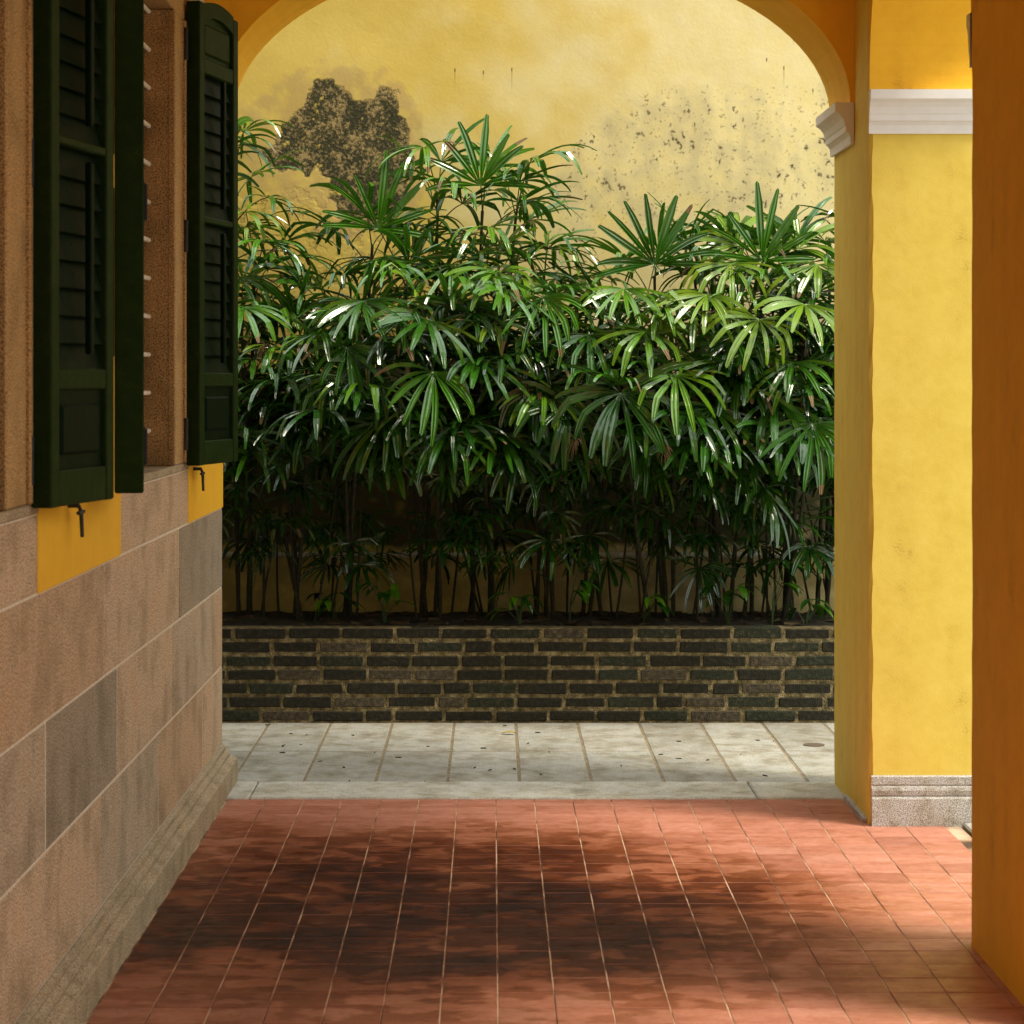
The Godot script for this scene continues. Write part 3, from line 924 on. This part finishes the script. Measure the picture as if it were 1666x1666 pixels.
# ------------------------------------------------------------------ brick planter and its soil
func planter() -> void:
	var w := thing("brick_planter", "low planter wall of dark mossy bricks with pale mortar", "planter", Vector3(0, 0, -10.8))
	# joints
	var st := new_st()
	dbox(st, -9, 9, -0.05, 0.446, -0.094, 0.11, 0.0)
	st = new_st()
	bbox(st, Vector3(-9, -0.05, -0.11), Vector3(9, 0.442, -0.0035), 0.0)
	part("mortar", done(st), M.brick_mortar, w)
	var h := 0.0645
	var shapes := []
	for k in 16:
		var s := new_st()
		var half: float = [0.1075, 0.112, 0.104, 0.118, 0.092, 0.11, 0.06, 0.1][k % 8]
		var tall := rng.randf_range(-0.0015, 0.002)
		bbox(s, Vector3(-half, 0.0085 - tall, -0.095), Vector3(half, h - 0.0085 + tall, 0.0), 0.005, 0.0019)
		shapes.append([done(s), half])
	var rest := new_st()
	for r in 7:
		var x := -3.6 + rng.randf() * 0.2
		while x < 3.6:
			var k := rng.randi() % 16
			if k % 8 == 6 and rng.randf() < 0.6: k += 1
			var half: float = shapes[k][1]
			x += half
			var p := Vector3(x, r * h - 0.002 + rng.randf_range(-0.002, 0.002), rng.randf_range(-0.001, 0.0035))
			if x > -1.7 and x < 1.75:
				var q := rng.randf()
				var b := part("brick", shapes[k][0], M["brick%d" % (0 if q < 0.64 else 1 if q < 0.86 else 2)], w, p)
				b.rotation = Vector3(rng.randf_range(-0.01, 0.01), rng.randf_range(-0.004, 0.004), rng.randf_range(-0.007, 0.007))
			else:
				rest.append_from(shapes[k][0], 0, Transform3D(Basis(), p))
			x += half + rng.randf_range(0.012, 0.02)
	tag(part("brick_run", rest.commit(), M.brick0, w), "", "", "", "stuff")
	# soil
	var so := SurfaceTool.new()
	so.begin(Mesh.PRIMITIVE_TRIANGLES)
	var nz := FastNoiseLite.new()
	nz.seed = 9
	nz.frequency = 2.5
	nz.fractal_octaves = 5
	var NX := 220
	var NZ := 26
	for j in NZ + 1:
		for i in NX + 1:
			var x := -3.3 + 6.6 * i / NX
			var d := 10.895 + 0.955 * j / NZ
			so.add_vertex(Vector3(x, 0.436 - 0.03 * j / NZ + nz.get_noise_2d(x * 2.0, d * 2.0) * 0.03 + 0.02 * sin(PI * j / NZ), -d))
	for j in NZ:
		for i in NX:
			var a := j * (NX + 1) + i
			for k in [a, a + NX + 1, a + 1, a + 1, a + NX + 1, a + NX + 2]:
				so.add_index(k)
	so.generate_normals()
	tag(part("soil", so.commit(), M.soil, self), "", "", "", "structure")

# ------------------------------------------------------------------ lady palms
const PITCHES := [78.0, 50.0, 22.0, -8.0, -35.0, -60.0]
var fans := []       # fans[pitch][variant]

func fan_mesh(pitch: float, seed_: int) -> ArrayMesh:
	var r := RandomNumberGenerator.new()
	r.seed = seed_
	var st := SurfaceTool.new()
	st.begin(Mesh.PRIMITIVE_TRIANGLES)
	st.set_smooth_group(-1)
	var ph := deg_to_rad(pitch)
	var a := Vector3(cos(ph), sin(ph), 0)
	var n0 := Vector3(-sin(ph), cos(ph), 0)
	var s := Vector3(0, 0, 1)
	var br := SurfaceTool.new()
	br.begin(Mesh.PRIMITIVE_TRIANGLES)
	br.set_smooth_group(-1)
	var browned := false
	var nb := r.randi_range(7, 12)
	var spread := deg_to_rad(r.randf_range(200.0, 285.0) if pitch < 60.0 else r.randf_range(165.0, 225.0))
	for b in nb:
		var f := (b + 0.5) / nb - 0.5 + r.randf_range(-0.22, 0.22) / nb
		var th := f * spread
		var len := 0.35 * (1.0 - 0.28 * absf(f) * 1.6) * r.randf_range(0.85, 1.1)
		var wid := 0.0158 * r.randf_range(0.7, 1.3) * (1.0 - 0.35 * absf(f))
		var d := (a * cos(th) + s * sin(th) + n0 * r.randf_range(0.05, 0.3)).normalized()
		var p := Vector3.ZERO
		var droop := r.randf_range(0.15, 0.8) if pitch < 60 else r.randf_range(0.0, 0.22)
		var kink := r.randf() < 0.25 and pitch < 60
		var K := 8
		var rows := []
		var wv := n0.cross(d).normalized()
		for k in K + 1:
			var t := float(k) / K
			var w: float = wid * (0.16 + 0.84 * smoothstep(0.0, 0.42, t)) * (1.0 - 0.5 * smoothstep(0.72, 1.0, t))
			var n := d.cross(wv).normalized()
			if n.dot(n0) < 0: n = -n
			var pleat: float = 0.0045 * minf(1.0, t * 5.0) * (1.0 - 0.6 * t)
			var cup: float = w * 0.22
			var tip: float = 0.0 if k < K else 0.008
			rows.append([p - wv * w + n * cup - d * r.randf() * tip, p - wv * w * 0.5 - n * (pleat - cup * 0.3), p + n * pleat + d * tip * r.randf(), p + wv * w * 0.5 - n * (pleat - cup * 0.3), p + wv * w + n * cup - d * r.randf() * tip])
			var bend: float = droop * (0.25 + 1.5 * t) * 0.30
			if kink and k == 5: bend += 0.8
			d = (d + Vector3(0, -1, 0) * bend).normalized()
			wv = (wv - d * wv.dot(d)).normalized()
			p += d * len / K
		var burnt: int = K - r.randi_range(1, 2) if r.randf() < 0.055 else K
		for k in K:
			for q in 4:
				var na: Vector3 = (rows[k][q + 1] - rows[k][q]).cross(rows[k + 1][q] - rows[k][q])
				if na.dot(n0) < 0: na = -na
				if k >= burnt: browned = true
				quad(br if k >= burnt else st, rows[k][q], rows[k][q + 1], rows[k + 1][q + 1], rows[k + 1][q], na)
	st.generate_normals()
	var out := st.commit()
	if browned:
		br.generate_normals()
		br.commit(out)
	return out

func frond(plant: Node3D, hub: Vector3, pitch: float, yaw: float, root: Vector3, size := 1.0, tone := -1) -> void:
	var pi := 0
	for k in PITCHES.size():
		if absf(PITCHES[k] - pitch) < absf(PITCHES[pi] - pitch): pi = k
	var v: int = rng.randi() % fans[pi].size()
	if tone < 0:
		var q := rng.randf()
		tone = 0 if q < 0.36 else 1 if q < 0.66 else 2 if q < 0.84 else 3 if q < 0.93 else 4
	if tone > 0 and tone < 4 and hub.y < 1.55 and rng.randf() < 0.8: tone = 0 if rng.randf() < 0.5 else 4     # crown shade put into the leaf tone: lower fronds turn dark
	var o := part("frond", fans[pi][v], null, plant, hub - plant.position)
	o.set_surface_override_material(0, M["leaf%d" % tone])
	if o.mesh.get_surface_count() > 1: o.set_surface_override_material(1, M.dead)
	o.basis = Basis(UPV, yaw) * Basis(Vector3(1, 0, 0), rng.randf_range(-0.25, 0.25)) * Basis().scaled(Vector3.ONE * size)
	# leaf stalk back to the cane
	var inv := o.transform.affine_inverse()
	var a := root - plant.position
	var b := hub - plant.position
	var mid := (a + b) / 2 + UPV * 0.25 * Vector2(b.x - a.x, b.z - a.z).length()
	var pts := []
	for i in 6:
		var t := i / 5.0
		pts.append(inv * (a * (1 - t) * (1 - t) + mid * 2 * t * (1 - t) + b * t * t))
	var st := new_st()
	var k: float = 1.0 / size
	tube(st, pts, [0.0042 * k, 0.0038 * k, 0.0034 * k, 0.003 * k, 0.0028 * k, 0.0026 * k], 5, false)
	part("stalk", done(st), M.petiole, o)

func at_px(x: float, y: float, d: float) -> Vector3:     # a point at depth d measured on the photograph, in metres
	return Vector3((x - 800.0) * d / 3750.0, 1.6 - (y - 620.0) * d / 3750.0, -d)

func palms() -> void:
	for p in PITCHES.size():
		var row := []
		for v in 7:
			row.append(fan_mesh(PITCHES[p], 100 + p * 17 + v))
		fans.append(row)
	# clump: foot (x on the photo, depth), canes [[x, y of the tip on the photo, depth, fronds] ...], label
	var clumps := [
		[335, 11.45, [[330, 330, 11.4, 7], [300, 480, 11.3, 7]], "lady palm half hidden behind the granite wall's end"],
		[412, 11.45, [[380, 255, 11.45, 8], [415, 400, 11.35, 8], [392, 500, 11.2, 8]], "lady palm beside the farthest green shutter, thin fronds against the wall"],
		[482, 11.3, [[470, 540, 11.35, 6], [500, 610, 11.1, 7], [440, 690, 11.3, 5]], "short lady palm with a gap of bare yellow wall above it"],
		[576, 11.35, [[606, 372, 11.3, 8], [545, 470, 11.2, 8], [585, 520, 10.95, 9], [560, 600, 11.0, 6]], "lady palm in front of the foot of the mould patch, bright upright fan on top"],
		[703, 11.35, [[712, 300, 11.4, 9], [660, 440, 11.2, 8], [700, 520, 10.95, 9], [730, 600, 11.05, 7]], "lady palm with silvery drooping fronds right of the mould patch"],
		[786, 11.4, [[785, 318, 11.3, 9], [840, 320, 11.35, 8], [805, 440, 11.1, 8], [770, 560, 11.0, 7]], "tallest lady palm, its top fan spread against the plain yellow wall"],
		[888, 11.3, [[885, 420, 11.3, 8], [880, 490, 10.95, 8], [905, 600, 11.05, 7]], "lady palm with white shining blades hanging at its middle"],
		[965, 11.4, [[950, 530, 11.35, 7], [1005, 530, 11.2, 8], [960, 570, 11.0, 7]], "lady palm in the dip between the tall clumps"],
		[1075, 11.3, [[1065, 425, 11.25, 9], [1040, 520, 10.95, 8], [1015, 620, 10.75, 8], [1100, 600, 10.9, 8]], "lady palm with a large star shaped frond low in front"],
		[1156, 11.35, [[1130, 425, 11.35, 8], [1160, 470, 11.1, 8], [1165, 640, 10.9, 7]], "lady palm with two dark upright canes near the right"],
		[1206, 11.4, [[1205, 405, 11.3, 9], [1240, 430, 11.1, 9], [1230, 520, 10.95, 8]], "lady palm with light green fans under the white stained wall"],
		[1285, 11.3, [[1290, 415, 11.25, 9], [1305, 490, 11.0, 8], [1270, 600, 10.95, 7], [1320, 680, 10.8, 7]], "lady palm whose stubby pale shoots rise from the soil"],
		[1342, 11.4, [[1350, 400, 11.3, 8], [1370, 470, 11.1, 8], [1355, 570, 11.0, 7]], "lady palm cut off by the yellow pier's edge"],
		[1430, 11.35, [[1420, 370, 11.3, 8], [1445, 500, 11.1, 8]], "lady palm hidden behind the bright pier"],
	]
	var keys := [   # fronds that stand out: x, y of the hub, depth, pitch, way it faces (deg, 0 = to the viewer), size, tone
		[782, 302, 11.15, 78, 180, 1.0, 1], [615, 372, 11.1, 78, 190, 1.0, 1], [690, 240, 11.2, -8, -70, 0.95, 2], [862, 266, 11.2, 22, 75, 1.0, 1], [845, 330, 11.15, 22, 60, 1.0, 0],
		[805, 440, 10.85, -35, 0, 0.9, 2], [885, 485, 10.75, -60, 0, 0.9, 1], [1015, 470, 10.85, -35, 5, 0.85, 2], [1065, 430, 10.95, 78, 185, 1.05, 0], [1050, 540, 10.75, -35, -10, 0.9, 2],
		[1010, 640, 10.55, -60, 0, 1.2, 2], [1100, 610, 10.65, -35, 15, 1.0, 2], [1160, 665, 10.7, -60, 0, 0.85, 0], [1225, 680, 10.75, -35, 5, 0.7, 0], [1235, 520, 10.7, -35, -5, 0.95, 3],
		[1308, 495, 10.7, -35, 10, 0.9, 3], [1322, 690, 10.6, -60, -5, 1.0, 1], [1150, 480, 10.8, -35, -15, 0.85, 3], [1240, 425, 10.95, 78, 170, 1.0, 1], [1200, 400, 11.1, 50, 200, 0.9, 3],
		[1300, 405, 11.1, 50, 160, 0.85, 3], [705, 605, 10.6, -60, 0, 1.0, 1], [565, 565, 10.7, -60, 10, 0.85, 0], [545, 612, 10.75, -35, -10, 0.85, 0], [695, 520, 10.7, -35, 20, 1.05, 0],
		[520, 540, 10.8, -35, -50, 0.9, 0], [590, 490, 10.75, -35, 10, 0.95, 0], [780, 585, 10.75, -35, 50, 1.0, 0], [885, 630, 10.75, -60, 0, 0.95, 4], [655, 520, 10.8, -35, -60, 0.95, 0],
		[400, 345, 11.3, -8, 70, 0.8, 3], [396, 215, 11.4, 22, 80, 0.75, 3], [398, 500, 10.9, -35, 40, 0.9, 1], [430, 395, 11.2, -8, 60, 0.9, 1], [740, 430, 11.0, -35, -20, 0.95, 1],
		[925, 470, 11.0, -8, 40, 0.9, 1], [1190, 430, 10.95, -35, 0, 0.9, 3], [1290, 590, 10.75, -35, -25, 0.95, 1], [1120, 395, 11.2, 50, 60, 0.9, 1], [975, 500, 11.2, 22, -40, 0.85, 2],
		[770, 510, 10.85, -35, -35, 0.9, 0], [640, 440, 11.0, -8, -30, 0.9, 1], [500, 470, 11.2, 50, 250, 0.95, 0], [995, 455, 11.2, 22, -60, 0.9, 2], [1330, 430, 10.9, -35, -15, 0.9, 3],
		[820, 470, 10.8, -35, 35, 0.9, 1], [960, 545, 10.8, -35, 20, 0.9, 0], [860, 560, 10.85, -60, -20, 0.9, 4], [610, 600, 10.75, -60, 25, 0.9, 4], [1080, 500, 10.85, -8, 20, 0.85, 2],
	]
	var plants := []
	for c in clumps:
		var foot := Vector3((c[0] - 800.0) * c[1] / 3750.0, 0.40, -c[1])
		var pl := thing("lady_palm", c[3], "palm", foot, "lady palms in the planter")
		var tips := []
		for e in c[2]:
			var tip := at_px(e[0], e[1] + 25, e[2])
			var base := foot + Vector3(rng.randf_range(-0.07, 0.07), 0, rng.randf_range(-0.08, 0.08))
			base.x = lerpf(base.x, tip.x, 0.12)
			var b1 := base.lerp(tip, 0.4) + Vector3(rng.randf_range(-0.04, 0.04), 0.0, rng.randf_range(-0.04, 0.04))
			var pts := []
			var rad := []
			for i in 15:
				var t := i / 14.0
				pts.append(base * (1 - t) * (1 - t) + b1 * 2 * t * (1 - t) + tip * t * t - foot)
				rad.append((0.0118 - 0.005 * t) * (1.0 + (0.14 if i % 2 == 0 else -0.08)) * rng.randf_range(0.92, 1.08))
			var st := new_st()
			tube(st, pts, rad, 9)
			part("cane", done(st), M.cane, pl)
			tips.append([base, b1, tip])
			var n: int = e[3]
			var az := rng.randf() * TAU
			for i in n:
				az += 2.4 + rng.randf_range(-0.4, 0.4)
				var t: float = 1.0 - (i * 0.05 + rng.randf_range(0.0, 0.03)) / maxf(0.5, tip.y - 0.4)
				var root: Vector3 = base * (1 - t) * (1 - t) + b1 * 2 * t * (1 - t) + tip * t * t
				var el := lerpf(72.0, -12.0, pow(float(i) / n, 0.8)) + rng.randf_range(-10, 10)
				var L := rng.randf_range(0.17, 0.30) * (0.8 + 0.5 * float(i) / n)
				var dir := Vector3(cos(az), 0, -sin(az))
				if root.z - 0.3 < -11.84 and dir.z < 0: dir.z *= 0.3
				dir = dir.normalized()
				var hub := root + dir * L * cos(deg_to_rad(el)) + UPV * L * sin(deg_to_rad(el))
				hub.z = clampf(hub.z, -11.62, -10.5)
				frond(pl, hub, el - rng.randf_range(15, 50), atan2(-dir.z, dir.x), root, rng.randf_range(0.72, 1.05))
			# the older fronds under the crown, their shade put into dark tones
			for i in 8:
				var t := rng.randf_range(0.55, 0.86)
				var root: Vector3 = base * (1 - t) * (1 - t) + b1 * 2 * t * (1 - t) + tip * t * t
				if root.y > 2.15: continue
				var aa := rng.randf() * TAU
				var dir := Vector3(cos(aa), 0, -sin(aa))
				var hub := root + dir * rng.randf_range(0.2, 0.42) + UPV * rng.randf_range(-0.03, 0.14)
				hub.z = clampf(hub.z, -11.68, -10.6)
				if hub.y > 1.25:
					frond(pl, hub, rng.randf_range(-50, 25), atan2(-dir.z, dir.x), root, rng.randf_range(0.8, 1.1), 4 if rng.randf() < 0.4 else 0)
			# thin shaded leaves lower on the cane
			for i in 5:
				var t := rng.randf_range(0.12, 0.62)
				var root: Vector3 = base * (1 - t) * (1 - t) + b1 * 2 * t * (1 - t) + tip * t * t
				var aa := rng.randf() * TAU
				var dir := Vector3(cos(aa), 0, -absf(sin(aa)) * (1 if rng.randf() < 0.5 else -1))
				var hub := root + dir * rng.randf_range(0.1, 0.24) + UPV * rng.randf_range(0.0, 0.14)
				hub.z = clampf(hub.z, -11.66, -11.05)
				if hub.y > 0.68:
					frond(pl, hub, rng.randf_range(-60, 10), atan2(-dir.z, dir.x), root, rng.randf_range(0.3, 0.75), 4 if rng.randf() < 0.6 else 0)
		for i in 3:
			var b0 := foot + Vector3(rng.randf_range(-0.13, 0.13), 0, rng.randf_range(-0.1, 0.15))
			var b2 := b0 + Vector3(rng.randf_range(-0.2, 0.2), rng.randf_range(0.7, 1.2), rng.randf_range(-0.1, 0.1))
			var b1 := b0.lerp(b2, 0.5) + Vector3(rng.randf_range(-0.05, 0.05), 0, rng.randf_range(-0.04, 0.04))
			var pts := []
			var rad := []
			for q in 9:
				var t := q / 8.0
				pts.append(b0 * (1 - t) * (1 - t) + b1 * 2 * t * (1 - t) + b2 * t * t - foot)
				rad.append(0.0065 - 0.003 * t)
			var st := new_st()
			tube(st, pts, rad, 7)
			part("cane", done(st), M.cane, pl)
			var aa := rng.randf() * TAU
			for q in 2:
				aa += 2.2
				var dir := Vector3(cos(aa), 0, -sin(aa))
				var hub: Vector3 = b2 + dir * 0.12 + UPV * 0.06 * q
				hub.z = clampf(hub.z, -11.68, -11.05)
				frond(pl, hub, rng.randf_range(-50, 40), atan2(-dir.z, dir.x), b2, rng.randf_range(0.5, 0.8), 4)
		plants.append([pl, tips])
	for k in [[432, 560, 10.95, 0.42], [936, 716, 10.5, 0.3], [1081, 728, 10.6, 0.28], [735, 590, 10.9, 0.3], [1300, 645, 10.9, 0.35], [655, 700, 10.9, 0.3]]:
		var o := part("withered_leaf", fans[5][rng.randi() % 7], M.dead, plants[clampi(int((k[0] - 340) / 78.0), 0, plants.size() - 1)][0])
		o.position = at_px(k[0], k[1], k[2]) - o.get_parent().position
		o.basis = Basis(UPV, rng.randf() * TAU) * Basis().scaled(Vector3(k[3] * 0.6, k[3], k[3] * 0.6))
	for k in keys:
		var hub := at_px(k[0], k[1], k[2])
		var best := INF
		var root := Vector3.ZERO
		var who: Node3D
		for p in plants:
			for t in p[1]:
				for i in 10:
					var f := 0.5 + i / 18.0
					var q: Vector3 = t[0] * (1 - f) * (1 - f) + t[1] * 2 * f * (1 - f) + t[2] * f * f
					var dd := q.distance_to(hub - UPV * 0.18)
					if dd < best:
						best = dd; root = q; who = p[0]
		frond(who, hub, k[3], deg_to_rad(-90.0 + k[4]), root, k[5], k[6])

# ------------------------------------------------------------------ seedlings, litter
func small_things() -> void:
	var spots := [[545, 11.2, 0.16, "leafy seedling at the foot of the palms near the left"], [625, 11.1, 0.2, "seedling with a flat leaf between the second and third stem groups"], [845, 11.0, 0.17, "broad leafed seedling right of the middle stems"], [925, 11.1, 0.26, "seedling with a forked stem in front of the pipe"], [1045, 11.0, 0.2, "seedling leaning beside a paired cane"], [1185, 11.0, 0.22, "seedling with one drooping long leaf"], [1255, 11.0, 0.3, "bushy seedling reaching up to the pipe"], [1310, 10.95, 0.16, "low bright seedling at the planter edge by the pier"]]
	for s in spots:
		var o := thing("seedling", s[3], "plant", Vector3((s[0] - 800.0) * s[1] / 3750.0, 0.405, -s[1]), "seedlings in the planter")
		var n := 3 + rng.randi() % 4
		for i in n:
			var a := rng.randf() * TAU
			var h: float = s[2] * rng.randf_range(0.6, 1.15)
			var top := Vector3(cos(a) * 0.06, h, sin(a) * 0.05)
			var st := new_st()
			tube(st, [Vector3(0, -0.02, 0), Vector3(cos(a) * 0.012, h * 0.5, sin(a) * 0.01), top], [0.003, 0.0024, 0.0018], 5)
			part("stem", done(st), M.petiole, o)
			var lf := new_st()
			for q in 2:
				var yaw := a + rng.randf_range(-1.2, 1.2)
				var d := Vector3(cos(yaw), rng.randf_range(0.0, 0.7), sin(yaw)).normalized()
				var wv := d.cross(UPV).normalized()
				var p := top
				var prev := []
				for k in 6:
					var t := k / 5.0
					var wd := 0.017 * sin(PI * clampf(t * 0.94 + 0.06, 0, 1)) + 0.001
					var row := [p - wv * wd + UPV * 0.004, p, p + wv * wd + UPV * 0.004]
					if k > 0:
						for z in 2:
							quad(lf, prev[z], prev[z + 1], row[z + 1], row[z], UPV)
					prev = row
					d = (d + Vector3(0, -0.28, 0)).normalized()
					p += d * 0.024
			part("leaf", done(lf), M["leaf%d" % [1, 4, 2][rng.randi() % 3]], o)
	# fallen leaf on the paving and crumbs of litter
	var fl := new_st()
	for k in 5:
		var t0 := k / 5.0
		var t1 := (k + 1) / 5.0
		var w0 := 0.014 * sin(PI * (0.05 + 0.9 * t0))
		var w1 := 0.014 * sin(PI * (0.05 + 0.9 * t1))
		var y0 := 0.004 + 0.008 * sin(PI * t0)
		var y1 := 0.004 + 0.008 * sin(PI * t1)
		quad(fl, Vector3(t0 * 0.07, y0 + 0.004, -w0), Vector3(t1 * 0.07, y1 + 0.004, -w1), Vector3(t1 * 0.07, y1, 0), Vector3(t0 * 0.07, y0, 0), UPV)
		quad(fl, Vector3(t0 * 0.07, y0, 0), Vector3(t1 * 0.07, y1, 0), Vector3(t1 * 0.07, y1 + 0.004, w1), Vector3(t0 * 0.07, y0 + 0.004, w0), UPV)
	M.fallen = mat(lin(0.42, 0.30, 0.03), 0.6)
	M.fallen.cull_mode = BaseMaterial3D.CULL_DISABLED
	tag(part("fallen_leaf", done(fl), M.fallen, self, Vector3(0.045, 0.0, -10.43)), "small yellow fallen leaf lying on the grey paving", "leaf")
	var cr := new_st()
	for k in 34:
		var p := Vector3(rng.randf_range(-1.1, 1.3), 0.003, -rng.randf_range(8.9, 10.75))
		var l := rng.randf_range(0.003, 0.014)
		bbox(cr, Vector3(-l, -0.002, -0.002), Vector3(l, 0.002, 0.002), 0.0008, 0.001, Basis(UPV, rng.randf() * TAU), p)
	tag(part("litter", done(cr), M.cane, self), "", "", "", "stuff")
	var sl := new_st()
	for k in 160:
		var p := Vector3(rng.randf_range(-1.6, 1.8), 0.445, -rng.randf_range(10.93, 11.5))
		var l := rng.randf_range(0.012, 0.05)
		bbox(sl, Vector3(-l, -0.001, -l * 0.25), Vector3(l, 0.001, l * 0.25), 0.0005, 0.006, Basis(UPV, rng.randf() * TAU) * Basis(Vector3(1, 0, 0), rng.randf_range(-0.6, 0.6)), p)
	tag(part("leaf_litter", done(sl), tri_mat(M.soil.albedo_texture, 2.0, 0.8, null, 0.0, lin(3.0, 2.2, 1.4)), self), "", "", "", "stuff")
	# rusty round cover set in the slab near the pier
	var dk := new_st()
	var prev := Vector3.ZERO
	for k in 21:
		var p := Vector3(cos(TAU * k / 20) * 0.047, 0.0045, sin(TAU * k / 20) * 0.047)
		if k > 0:
			tri(dk, Vector3(0, 0.0045, 0), prev, p, UPV)
			quad(dk, prev, p, p - UPV * 0.01, prev - UPV * 0.01, p)
		prev = p
	tag(part("drain_cover", done(dk), mat(lin(0.10, 0.07, 0.045), 0.8), self, Vector3(1.415, 0, -10.12)), "small round rusty cover set in the paving near the pier", "cover")
